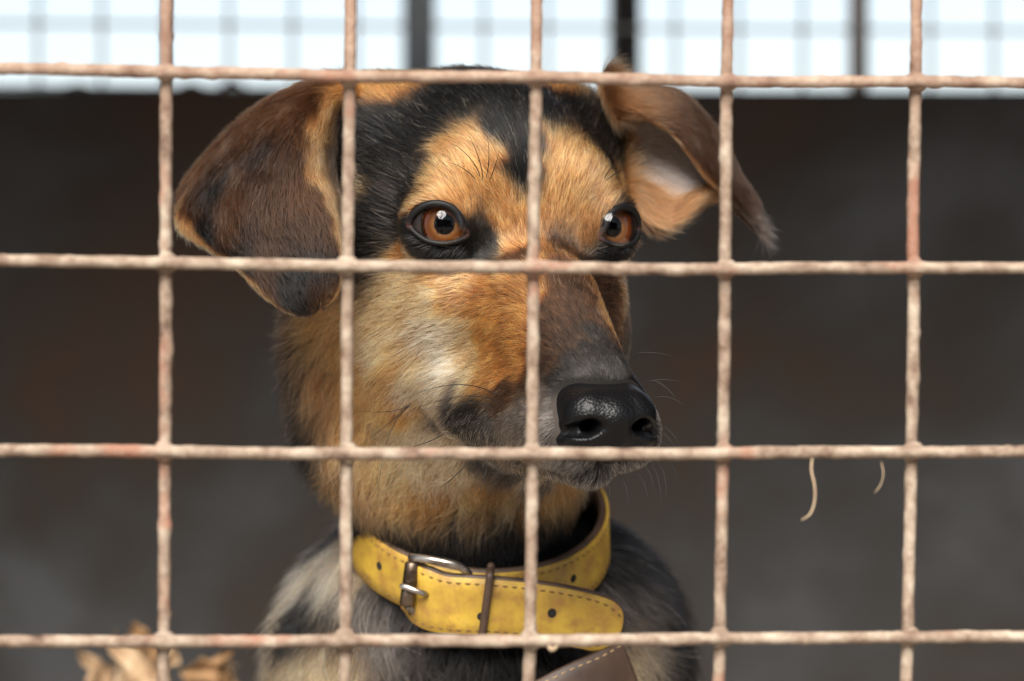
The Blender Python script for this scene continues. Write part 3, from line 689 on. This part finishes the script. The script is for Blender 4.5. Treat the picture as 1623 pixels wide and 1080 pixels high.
inb = (rr_ < .06); Ln = np.where(inb & (np.abs(hh) < .012), 3.0, Ln); Ln = np.where(inb & (hh > .012) & (hh < .034), np.minimum(Ln, (hh - .012) * 600 + 7), Ln)
lift = np.interp(Ln, [2, 6, 15, 30], [.30, .26, .36, .42])
long_ = np.clip((Ln - 10) / 14, 0, 1)
S, Ln2 = strands(P, n, D, Ln, lift + .12 * long_, clump=.13 + .27 * long_[:, None], curl=.16 + .32 * long_)
base = coat(P)
c = len(P)
v1 = np.exp(rng.normal(0, .25, c) + 1.5 * (vnoise(P, 1.2, 71) - .5) + .6 * (vnoise(P, 3.5, 72) - .5)); hue = rng.normal(0, .05, c)
base = base * v1[:, None] * np.stack([1 + hue, np.ones(c), 1 - hue], 1)
lum = base @ np.array([.3, .6, .1])
darkm = (lum < .08) & (rng.random(c) < np.where(P[:, 2] < -90, .015, .05)) & (Ln > 4.5)              # pale hairs strewn through the black
base[darkm] = np.array([.30, .22, .15]) * rng.uniform(.5, 1.2, darkm.sum())[:, None]
lightm = (lum > .12) & (rng.random(c) < np.where(Ln < 5.5, .015, .05)); base[lightm] *= .3    # dark hairs through the tan
guard = rng.random(c) < .16                                          # stray guard hairs, thicker, lighter or darker than the rest
base[guard] *= np.where(rng.random(guard.sum()) < .6, 1.6, .35)[:, None]
tipk = np.where((lum > .10)[:, None], 1.12, 1.05)
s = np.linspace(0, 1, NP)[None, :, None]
cols = np.clip(base[:, None, :] * (.42 + .95 * s), .003, .88)  # dark roots imitate self-shadowing within the coat
rad0 = np.interp(Ln, [2, 6, 15, 30], [.070, .090, .095, .100]) * .001 * rng.uniform(.8, 1.2, c)
cols[guard] = np.clip(cols[guard] * 1.1, .003, .9); rad0[guard] *= 1.4
lipm = (P[:, 2] < -57) & (P[:, 1] < 4) & (lum < .12) & (rng.random(c) < .26)          # grizzled lips
cols[lipm, 3:] = np.array([.42, .40, .38]) * rng.uniform(.5, 1.2, lipm.sum())[:, None, None]
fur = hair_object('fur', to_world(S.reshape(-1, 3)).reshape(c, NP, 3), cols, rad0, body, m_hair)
# skin takes the coat's colour underneath, darkened for shade between hairs
sc_ = coat(body_V) * .35
bare = eye_bare(body_V); sc_[bare] = (.004, .0035, .004)
set_col(body_me, sc_)
a_ = N(m_skin, 'ShaderNodeAttribute', attribute_name='col'); L(m_skin, a_.outputs['Color'], bsdf(m_skin).inputs['Base Color'])

# ears: outside, rim, lining
def ear_fur(idx, count):
    e, V, Q, a, b = ears[idx]
    Vl = to_local(V); Nn = vert_normals(Vl, Q); o = a * b
    uv = np.stack(np.meshgrid(np.linspace(0, 1, a), np.linspace(0, 1, b), indexing='ij'), -1).reshape(-1, 2); uv = np.vstack([uv, uv])
    sidev = np.r_[np.zeros(o), np.ones(o)]
    if idx == 1:                                   # side 0 is the inside of the bowl
        bowl = np.where((uv[:o, 1] > .15) & (uv[:o, 1] < .5) & (uv[:o, 0] < .6))[0]
        if (Nn[bowl] @ np.array([sps * 0 - .34, -.94, 0])).mean() < 0: sidev = 1 - sidev
    G = Vl[:o].reshape(a, b, 3); dv = np.gradient(G, axis=0).reshape(-1, 3); du = np.gradient(G, axis=1).reshape(-1, 3)
    dv /= np.linalg.norm(dv, axis=1)[:, None] + 1e-9; du /= np.linalg.norm(du, axis=1)[:, None] + 1e-9
    dv = np.vstack([dv, dv]); du = np.vstack([du, du])
    w = np.ones(len(Q))
    ext = np.hstack([Vl, uv, sidev[:, None], dv, du])
    area = .5 * np.linalg.norm(np.cross(Vl[Q[:, 2]] - Vl[Q[:, 0]], Vl[Q[:, 3]] - Vl[Q[:, 1]]), axis=1)
    f = rng.choice(len(Q), count, p=area / area.sum()); A, B = rng.random(count)[:, None], rng.random(count)[:, None]; q = Q[f]
    bil = lambda M: (M[q[:, 0]] * (1 - A) + M[q[:, 1]] * A) * (1 - B) + (M[q[:, 3]] * (1 - A) + M[q[:, 2]] * A) * B
    X = bil(ext); n = bil(Nn); n /= np.linalg.norm(n, axis=1)[:, None] + 1e-9
    return X[:, :3], n, X[:, 3], X[:, 4], X[:, 5], X[:, 6:9], X[:, 9:12], Vl, uv, sidev
def ear_color_left(v, u, sd, P):
    nz = vnoise(P, 4, 61) - .5; nb = vnoise(P, 11, 62) - .5
    u_ = u + nz * .06; v_ = v + nz * .05
    brown = np.array([.044, .018, .007]); dark = np.array([.006, .005, .0048]); top = np.array([.105, .043, .016]); tan = np.array([.42, .205, .08])
    c = np.tile(brown, (len(P), 1))
    k = np.clip(.55 + 1.6 * nb + .3 * np.exp(-((u_ - .78) / .2) ** 2), 0, 1)[:, None]; c = c * (1 - k) + dark * k
    k = np.clip(1 - (v_ - .18) / .22, 0, 1)[:, None] * .9; c = c * (1 - k) + top * k
    k = np.clip((.29 - u_) / .05, 0, 1)[:, None]; c = c * (1 - k) + tan * k; k = np.clip((.19 - u_) / .06, 0, 1)[:, None]; c = c * (1 - k) + np.array([.075, .045, .028]) * k  # lining darkened as if shaded behind the rim
    k = np.clip((u_ - .93) / .05, 0, 1)[:, None] * np.clip((v_ - .30) / .08, 0, 1)[:, None]; c = c * (1 - k) + tan * k
    k = np.clip((v_ - .95) / .05, 0, 1)[:, None] * .6; c = c * (1 - k) + top * k
    inner = (sd < .5)[:, None]; return np.where(inner, tan * .9, c)
def ear_color_right(v, u, sd, P):
    nz = vnoise(P, 4, 63) - .5; u_ = u + nz * .08; v_ = v + nz * .06
    tan = np.array([.22, .10, .04]); pink = np.array([.66, .51, .45]); br = np.array([.034, .014, .006]); dk = np.array([.02, .014, .011])
    outer = np.tile(br, (len(P), 1)); k = np.clip(1.3 * (v_ - .55), 0, .8)[:, None]; outer = outer * (1 - k) + dk * k
    k = np.clip((.28 - v_) / .2, 0, 1)[:, None] * .6; outer = outer * (1 - k) + tan * .6 * k
    inn = np.tile(tan, (len(P), 1)); k = (np.clip((u_ - .14) / .08, 0, 1) * np.clip((.58 - u_) / .08, 0, 1) * np.clip((v_ - .02) / .06, 0, 1) * np.clip((.66 - v_) / .08, 0, 1))[:, None]
    inn = inn * (1 - k) + pink * k
    k = np.clip((v_ - .66) / .1, 0, 1)[:, None]; inn = inn * (1 - k) + dk * 2 * k
    return np.where((sd < .5)[:, None], inn, outer)
for idx, cnt, cf in ((0, 70000, ear_color_left), (1, 50000, ear_color_right)):
    P, n, v, u, sd, dv, du, Vl, uv, sidev = ear_fur(idx, int(cnt)); c = len(P)
    D = dv + (.25 * du if idx == 0 else .12 * du)
    Ln = np.where(sd > .5, 6.5, 6.0) * np.interp(v, [0, .3, 1], [1.5, 1.15, .75])
    Ln = Ln * np.interp(v, [0, .8, 1], [1, .8, .25])
    if idx == 1: Ln = np.where((sd < .5) & (u < .2), 11, Ln)
    S, _ = strands(P, n, D, Ln, np.full(c, .30), clump=.16)
    base = cf(v, u, sd, P) * np.exp(rng.normal(0, .25, c))[:, None]
    pale = rng.random(c) < .06; base[pale] = base[pale] * 2.2 + .02
    cols = np.clip(base[:, None, :] * (.45 + .9 * s), .003, .85)  # roots darkened like shaded gaps in the ear fur
    e = ears[idx][0]
    hair_object('fur', to_world(S.reshape(-1, 3)).reshape(c, NP, 3), cols, np.full(c, .07e-3) * rng.uniform(.8, 1.2, c), e, m_hair)
    set_col(e.data, cf(uv[:, 0], uv[:, 1], sidev, Vl) * .55)
# ------------------------------------------------------------------ whiskers (root, middle, tip in the head frame)
def whisk(list_px):
    out = []
    for (a, m, b, Y0, Y1) in list_px:
        p0, p1, p2 = (np.array(at(*q, y)) for q, y in ((a, Y0), (m, (Y0 + Y1) / 2), (b, Y1)))
        t = np.linspace(0, 1, NP)[:, None]
        c1 = 2 * p1 - .5 * (p0 + p2); out.append((1 - t) ** 2 * p0 + 2 * t * (1 - t) * c1 + t * t * p2)
    return np.array(out)
WH = [((790, 627), (722, 610), (641, 633), .862, .846), ((801, 646), (743, 628), (648, 652), .862, .845), ((786, 653), (750, 639), (640, 655), .864, .848), ((800, 668), (760, 668), (700, 674), .862, .850),
      ((652, 640), (620, 652), (566, 652), .902, .880), ((650, 644), (615, 672), (578, 705), .902, .882), ((652, 640), (617, 690), (598, 790), .902, .872), ((704, 687), (680, 700), (640, 712), .880, .862), ((740, 735), (715, 760), (690, 777), .880, .862),
      ((1005, 570), (1022, 559), (1072, 566), .862, .858), ((1030, 606), (1050, 602), (1084, 606), .850, .850), ((1030, 604), (1052, 612), (1080, 642), .850, .846), ((1036, 632), (1058, 630), (1085, 642), .848, .845),
      ((1040, 676), (1060, 682), (1078, 708), .846, .838), ((1036, 680), (1055, 690), (1074, 716), .846, .836), ((1036, 690), (1050, 700), (1062, 712), .846, .838),
      ((1028, 735), (1042, 755), (1048, 800), .846, .836), ((1040, 735), (1052, 750), (1056, 790), .846, .838), ((1020, 738), (1032, 756), (1036, 784), .846, .838), ((1062, 736), (1068, 744), (1072, 760), .848, .842), ((1005, 748), (1020, 764), (1026, 790), .846, .838),
      ((980, 752), (992, 772), (994, 800), .846, .838), ((960, 758), (966, 775), (964, 795), .846, .838), ((770, 740), (768, 760), (760, 780), .872, .862), ((830, 752), (828, 775), (818, 795), .860, .852), ((870, 760), (862, 782), (850, 800), .858, .850),
      ((765, 288), (760, 255), (742, 212), .896, .880), ((762, 285), (748, 255), (716, 226), .896, .880), ((770, 285), (775, 250), (772, 215), .896, .880), ((758, 290), (735, 268), (706, 256), .896, .884), ((775, 288), (785, 262), (792, 236), .896, .882), ((962, 286), (975, 276), (992, 268), .906, .894), ((958, 284), (966, 270), (980, 258), .906, .896)]
Wp = whisk(WH); m_whisk = mat('whisker_hair', (.004, .004, .004), .7)
hair_object('whiskers', Wp, np.full((len(Wp), NP, 3), .006), np.full(len(Wp), .00013), dog, m_whisk, .15)

# ------------------------------------------------------------------ collar
m_yellow = mat('yellow_leather', rough=.5)
nz, r = noise_ramp(m_yellow, [(.30, (.20, .11, .022)), (.44, (.33, .20, .026)), (.60, (.43, .275, .032)), (.80, (.48, .34, .06))], 70, 8, .62)
nz2, r2 = noise_ramp(m_yellow, [(.47, (0, 0, 0)), (.66, (.9, .9, .9))], 170, 6, .7)
mxn = N(m_yellow, 'ShaderNodeMix', data_type='RGBA'); L(m_yellow, r2.outputs[0], mxn.inputs['Factor']); L(m_yellow, r.outputs[0], mxn.inputs['A'])
mxn.inputs['B'].default_value = (.26, .13, .03, 1)
L(m_yellow, mxn.outputs['Result'], bsdf(m_yellow).inputs['Base Color']); bump(m_yellow, nz2.outputs['Fac'], .35, .0006)
m_brown = mat('brown_leather', rough=.55)
nz, r = noise_ramp(m_brown, [(.3, (.030, .016, .010)), (.6, (.065, .036, .022)), (.8, (.11, .065, .04))], 90)
L(m_brown, r.outputs[0], bsdf(m_brown).inputs['Base Color']); bump(m_brown, nz.outputs['Fac'], .5, .0006)
m_steel = mat('worn_steel', (.42, .40, .38), .32, 1.0)
nz, r = noise_ramp(m_steel, [(.35, (.16, .12, .09)), (.6, (.45, .43, .41))], 160); L(m_steel, r.outputs[0], bsdf(m_steel).inputs['Base Color'])
m_bronze = mat('tarnished_roller', (.12, .085, .06), .38, .9)
nz, r = noise_ramp(m_bronze, [(.35, (.05, .032, .022)), (.65, (.20, .15, .11))], 140); L(m_bronze, r.outputs[0], bsdf(m_bronze).inputs['Base Color'])
m_thread = mat('dark_thread', (.13, .075, .022), .85); m_thread2 = mat('tan_thread', (.38, .26, .13), .8); m_hole = mat('dark_hole_disc', (.008, .006, .005), .9)
def ribbon(path, wid, out, hw, t0, t1, closed=False, round_end=False):
    """leather band: centre line, width direction, outward direction; between offsets t0 and t1 outward"""
    P, W, O = map(np.asarray, (path, wid, out)); n = len(P); hw = np.broadcast_to(np.asarray(hw, float), (n,)).copy()
    if round_end:
        d = np.r_[0, np.cumsum(np.linalg.norm(np.diff(P, axis=0), axis=1))]; x = np.clip((d - (d[-1] - hw[-1])) / hw[-1], 0, 1)
        hw = hw * np.sqrt(np.clip(1 - x ** 2.4, .02, 1))
    b = (t1 - t0) * .3; V = []
    prof = [(-1, t0 + b, 0), (-1, t1 - b, 0), (-1, t1, 1), (-.5, t1, 0), (0, t1, 0), (.5, t1, 0), (1, t1, -1), (1, t1 - b, 0), (1, t0 + b, 0), (1, t0, -1), (-1, t0, 1)]
    for i in range(n):
        for w_, t_, e in prof: V.append(P[i] + W[i] * (w_ * hw[i] + e * b * .8) + O[i] * t_)
    k = len(prof); Q = []
    for i in range(n if closed else n - 1):
        j = (i + 1) % n
        for a in range(k): Q.append((i * k + a, i * k + (a + 1) % k, j * k + (a + 1) % k, j * k + a))
    if not closed: Q += [tuple(range(k))[::-1], tuple(range((n - 1) * k, n * k))]
    return np.array(V), Q
collar = empty('dog_collar', (OW[0] - .0145, .99, OW[2] - .100), 'yellow leather dog collar with steel roller buckle and stitched edges round the neck', 'dog collar')
K0 = np.array(collar.location)
def cpart(name, V, Q, m, parent=None): return link(name, mesh_mixed(name, V - K0, Q), parent or collar, m)
TILT = math.radians(29); RC = .0432
axis_n = np.array([.06, -math.sin(TILT), math.cos(TILT)]); axis_n /= np.linalg.norm(axis_n)
th = np.linspace(0, 2 * np.pi, 120, endpoint=False)
e1 = np.array([1, 0, 0.]) - axis_n * axis_n[0]; e1 /= np.linalg.norm(e1); e2 = np.cross(axis_n, e1)
ring = K0 + RC * (np.cos(th)[:, None] * e1 + 1.02 * np.sin(th)[:, None] * e2)
rout = np.cos(th)[:, None] * e1 + np.sin(th)[:, None] * e2
rwid = np.tile(axis_n, (120, 1)) + .10 * -rout; rwid /= np.linalg.norm(rwid, axis=1)[:, None]
HWID = .0094
v, q = ribbon(ring, rwid, rout, HWID, .0012, .0022, True); strap = cpart('strap', v, q, m_yellow)
v, q = ribbon(ring, rwid, rout, HWID + .0004, -.0014, .00115, True); cpart('strap_lining', v, q, m_brown)
tp = catmull([at(650, 928, .9440), at(672, 946, .9400), at(705, 958, .9385), at(770, 962, .9375), at(840, 968, .9385), at(905, 978, .9395), at(950, 990, .9410), at(981, 1003, .9430)], 10)
tt = np.gradient(tp, axis=0); tt /= np.linalg.norm(tt, axis=1)[:, None]
tw = np.tile([.04, -.22, 1.0], (len(tp), 1)); tw = tw - tt * (tw * tt).sum(1)[:, None]; tw /= np.linalg.norm(tw, axis=1)[:, None]
to = np.cross(tt, tw)
if to[0][1] > 0: to = -to
hw_t = np.interp(np.arange(len(tp)), [0, 8, len(tp) - 1], [.0088, .0101, .0092])
v, q = ribbon(tp, tw, to, hw_t, .0004, .0014, round_end=True); tail = cpart('strap_tail', v, q, m_yellow)
v, q = ribbon(tp, tw, to, hw_t + .0007, -.0022, .00035, round_end=True); cpart('tail_lining', v, q, m_brown)
lp = catmull([at(986, 1024, .9470), at(950, 1046, .9420), at(905, 1066, .9390), at(855, 1092, .9385), at(800, 1125, .941), at(740, 1150, .948)], 10)
lt = np.gradient(lp, axis=0); lt /= np.linalg.norm(lt, axis=1)[:, None]
lw = np.tile([.10, .10, 1.0], (len(lp), 1)); lw = lw - lt * (lw * lt).sum(1)[:, None]; lw /= np.linalg.norm(lw, axis=1)[:, None]; lo = np.cross(lt, lw); lo *= np.where(lo[:, 1:2] > 0, -1, 1)
lp2 = lp - lw * .0062
v, q = ribbon(lp2, lw, lo, .0092, -.0012, .0014); lower = cpart('lower_strap', v, q, m_brown); lower['label'] = 'dark brown underside of the strap with tan stitching'
def stitches(P, W, O, hw, inset, off, m, parent, skip=()):
    V = []; Q = []
    for sgn in (-1, 1):
        E = P + W * (sgn * (np.asarray(hw) - inset))[..., None] + O * off if np.ndim(hw) else P + W * (sgn * (hw - inset)) + O * off
        d = np.r_[0, np.cumsum(np.linalg.norm(np.diff(E, axis=0), axis=1))]
        x = .001
        while x + .0022 < d[-1]:
            a, b = (np.array([np.interp(x + k, d, E[:, j]) for j in range(3)]) for k in (0, .0021))
            m_ = (a + b) / 2; oo = np.array([np.interp(x, d, O[:, j]) for j in range(3)])
            v, q = tube([a - oo * .0002, m_ + oo * .00018, b - oo * .0002], [.00018, .0003, .00018], 5); o = len(V)
            Q += [tuple(i + o for i in f) for f in q]; V += list(v); x += .0031
    o = cpart('stitching', np.array(V), Q, m, parent); o['kind'] = 'stuff'
fr_ = (th > np.pi * .98) & (th < np.pi * 2.02)
stitches(ring[fr_], rwid[fr_], rout[fr_], HWID, .0018, .0022, m_thread, strap)
stitches(tp[:-2], tw[:-2], to[:-2], hw_t[:-2] * np.r_[np.ones(len(tp) - 12), np.linspace(1, .72, 10)], .0018, .0014, m_thread, tail)
stitches(lp2, lw, lo, .0092, .0020, .0014, m_thread2, lower)
def hole(c, o, w, r, parent):  # flat dark disc painted where the hole would be in shade
    u = np.cross(o, w); a = np.linspace(0, 2 * np.pi, 14, endpoint=False)
    rim = c + r * (np.cos(a)[:, None] * u + 1.1 * np.sin(a)[:, None] * w)
    V = np.vstack([rim + o * .00012, rim * .6 + c * .4 + o * .00014, [c + o * .00014]]); Q = []
    for i in range(14):
        j = (i + 1) % 14; Q.append((i, j, 14 + j, 14 + i)); Q.append((14 + i, 14 + j, 28))
    cpart('strap_hole_disc', V, Q, m_hole, parent)
i = int(np.argmin(abs(tp[:, 0] - at(763, 975, .938).x))); hole(tp[i] + to[i] * .0014 - tw[i] * .0030, to[i], tw[i], .0013, tail)
i = int(np.argmin(abs(tp[:, 0] - at(872, 975, .94).x))); hole(tp[i] + to[i] * .0014 + tw[i] * .0006, to[i], tw[i], .0015, tail)
def ring_i(px): 
    m_ = rout[:, 1] < .25; s = np.array([811.5 + FPX * p[0] / p[1] for p in ring]); return int(np.argmin(np.where(m_, abs(s - px), 1e9)))
for px in (612, 900):
    i = ring_i(px); hole(ring[i] + rout[i] * .0022 + rwid[i] * .001, rout[i], rwid[i], .0014, strap)
# buckle: wire frame, roller, prong
fp = [at(651, 884, .9395), at(664, 885, .9370), at(690, 889, .9345), at(722, 896, .9345), at(741, 908, .937), at(746, 930, .943), at(744, 970, .943), at(735, 992, .944), at(700, 986, .944), at(662, 972, .943), at(646, 960, .9415)]
v, q = tube(catmull(fp, 6), .0014, 10); cpart('buckle_frame', v, q, m_steel)
ra, rb = np.array(at(654, 890, .9392)), np.array(at(644, 962, .9392))
v, q = tube(np.array([ra + (rb - ra) * t for t in (0, .03, .06, .3, .48, .5, .52, .7, .94, .97, 1)]), np.array([.0016, .0022, .0025, .0025, .0025, .0022, .0025, .0025, .0025, .0022, .0016]), 14); cpart('buckle_roller', v, q, m_bronze)
v, q = tube(catmull([at(636, 929, .9368), at(644, 931, .9358), at(660, 937, .9352), at(672, 941, .9362), at(680, 945, .940)], 6), .0010, 8); cpart('buckle_prong', v, q, m_steel)
# keeper loop round the tail
i = int(np.argmin(abs(tp[:, 0] - at(772, 962, .9375).x)))
kp = []
for a_, b_ in ((-1.14, .0016), (-1.1, .0026), (0, .0028), (1.1, .0026), (1.16, .0012), (1.16, -.004), (1.1, -.0056), (-1.1, -.0056), (-1.14, -.004)): kp.append(tp[i] + tw[i] * a_ * hw_t[i] + to[i] * b_ + tt[i] * .0006 * a_)
kp = np.array(kp); v, q = tube(catmull(np.vstack([kp, kp[:1]]), 5)[:-1], .00135, 8, closed=True); cpart('keeper_loop', v, q, m_brown)

# ------------------------------------------------------------------ dry leaves and straw caught in the mesh
m_leaf = mat('dry_leaf', rough=.75)
nz, r = noise_ramp(m_leaf, [(.3, (.16, .09, .045)), (.55, (.34, .23, .13)), (.8, (.50, .39, .26))], 90)
L(m_leaf, r.outputs[0], bsdf(m_leaf).inputs['Base Color']); bump(m_leaf, nz.outputs['Fac'], .6, .001)
m_leaf2 = mat('orange_leaf', (.24, .135, .06), .85)
plant = empty('dry_plant', tuple(np.array(at(290, 1400, 1.25)) * np.array([1, 1, 0])), 'withered brown plant with curled leaves at the lower left behind the mesh', 'plant')
PL0 = np.array(plant.location)
v, q = tube(catmull([PL0 - PL0, (.004, .002, .12), (-.006, 0, .22), (-.004, .0, .30), (-.012, 0, .335)], 6), np.linspace(.004, .0012, 25), 7); link('stem', mesh_mixed('stem', v, q), plant, m_leaf)
def leaf(px, py, length, width, ang, curl, roll, m):
    length *= 1.25; width *= 1.2; base = np.array(at(px, py, 1.25 + rng.uniform(-.03, .03))); V = []; Q = []
    nu, nw = 16, 9; d = np.array([math.cos(ang), 0, math.sin(ang)]); sdv = np.array([-math.sin(ang), 0, math.cos(ang)]); ph = rng.uniform(0, 6)
    for i in range(nu):
        t = i / (nu - 1); w = width * (math.sin(math.pi * min(1, t ** .7)) ** .9 * (1 + .22 * math.sin(17 * t + ph) + .15 * math.sin(31 * t)) + .03); dd = curl * t * t
        for j in range(nw):
            s_ = (j / (nw - 1) - .5) * 2; a = s_ * roll * (.7 + .5 * math.sin(3 * t + ph))
            V.append(base + d * length * t + sdv * (w * math.sin(a) / max(roll, .2) + .0012 * math.sin(8 * t + ph)) + np.array([0, -1, 0]) * (dd * length + w * (1 - math.cos(a)) * .9 + .0016 * math.sin(11 * t + 4 * s_ + ph)))
    V = np.array(V) - PL0; n_ = len(V); V = np.vstack([V, V + np.array([0, .0003, 0])])
    I = np.arange(n_).reshape(nu, nw)
    for i in range(nu - 1):
        for j in range(nw - 1):
            a, b, c, e = I[i, j], I[i, j + 1], I[i + 1, j + 1], I[i + 1, j]; Q.append((a, b, c, e)); Q.append((e + n_, c + n_, b + n_, a + n_))
    rim = np.concatenate([I[0], I[1:, -1], I[-1, -2::-1], I[-2:0:-1, 0]])
    for a, b in zip(rim, np.roll(rim, -1)): Q.append((b, a, a + n_, b + n_))
    link('leaf', mesh_mixed('leaf', V, Q), plant, m)
for a in ((262, 1085, .026, .008, 2.5, -.3, 1.3, m_leaf), (238, 1090, .024, .0075, 1.75, .2, 1.1, m_leaf2), (205, 1110, .026, .007, 1.75, .3, 1.2, m_leaf), (180, 1105, .022, .006, 2.1, .3, 1.2, m_leaf),
          (292, 1082, .022, .0045, .55, .2, 1.0, m_leaf2), (285, 1070, .020, .006, .15, -.4, 1.3, m_leaf), (352, 1110, .016, .006, 1.4, .6, 1.4, m_leaf), (320, 1115, .016, .005, .9, .3, 1.1, m_leaf2), (262, 1060, .014, .005, 1.2, .3, 1.2, m_leaf)): leaf(*a)
m_straw = mat('pale_straw', (.26, .19, .12), .9)
def wisp(pts, r, label):
    P = catmull([at(*p) for p in pts], 6); b = P[0]
    rr = r * np.interp(np.linspace(0, 1, len(P)), [0, .1, .8, 1], [.5, 1, .9, .4])
    v, q = tube(P - b, rr, 6); o = link('straw_wisp', mesh_mixed('straw_wisp', v, q), None, m_straw); o.location = b
    tag(o, label, 'straw', 'straw wisps caught on the mesh')
wisp([(1288, 722, .776), (1286, 745, .775), (1291, 770, .774), (1291, 795, .774), (1284, 815, .773), (1270, 825, .772)], .00036, 'pale straw wisp hanging with a hooked end from the lower right wire')
wisp([(1396, 730, .779), (1400, 750, .778), (1396, 768, .778), (1386, 782, .777)], .00018, 'thin short straw wisp curving left beside the hooked wisp')
wisp([(868, 1018, .771), (874, 1030, .770), (884, 1024, .770)], .0007, 'crumb of straw under the lowest wire below the collar')
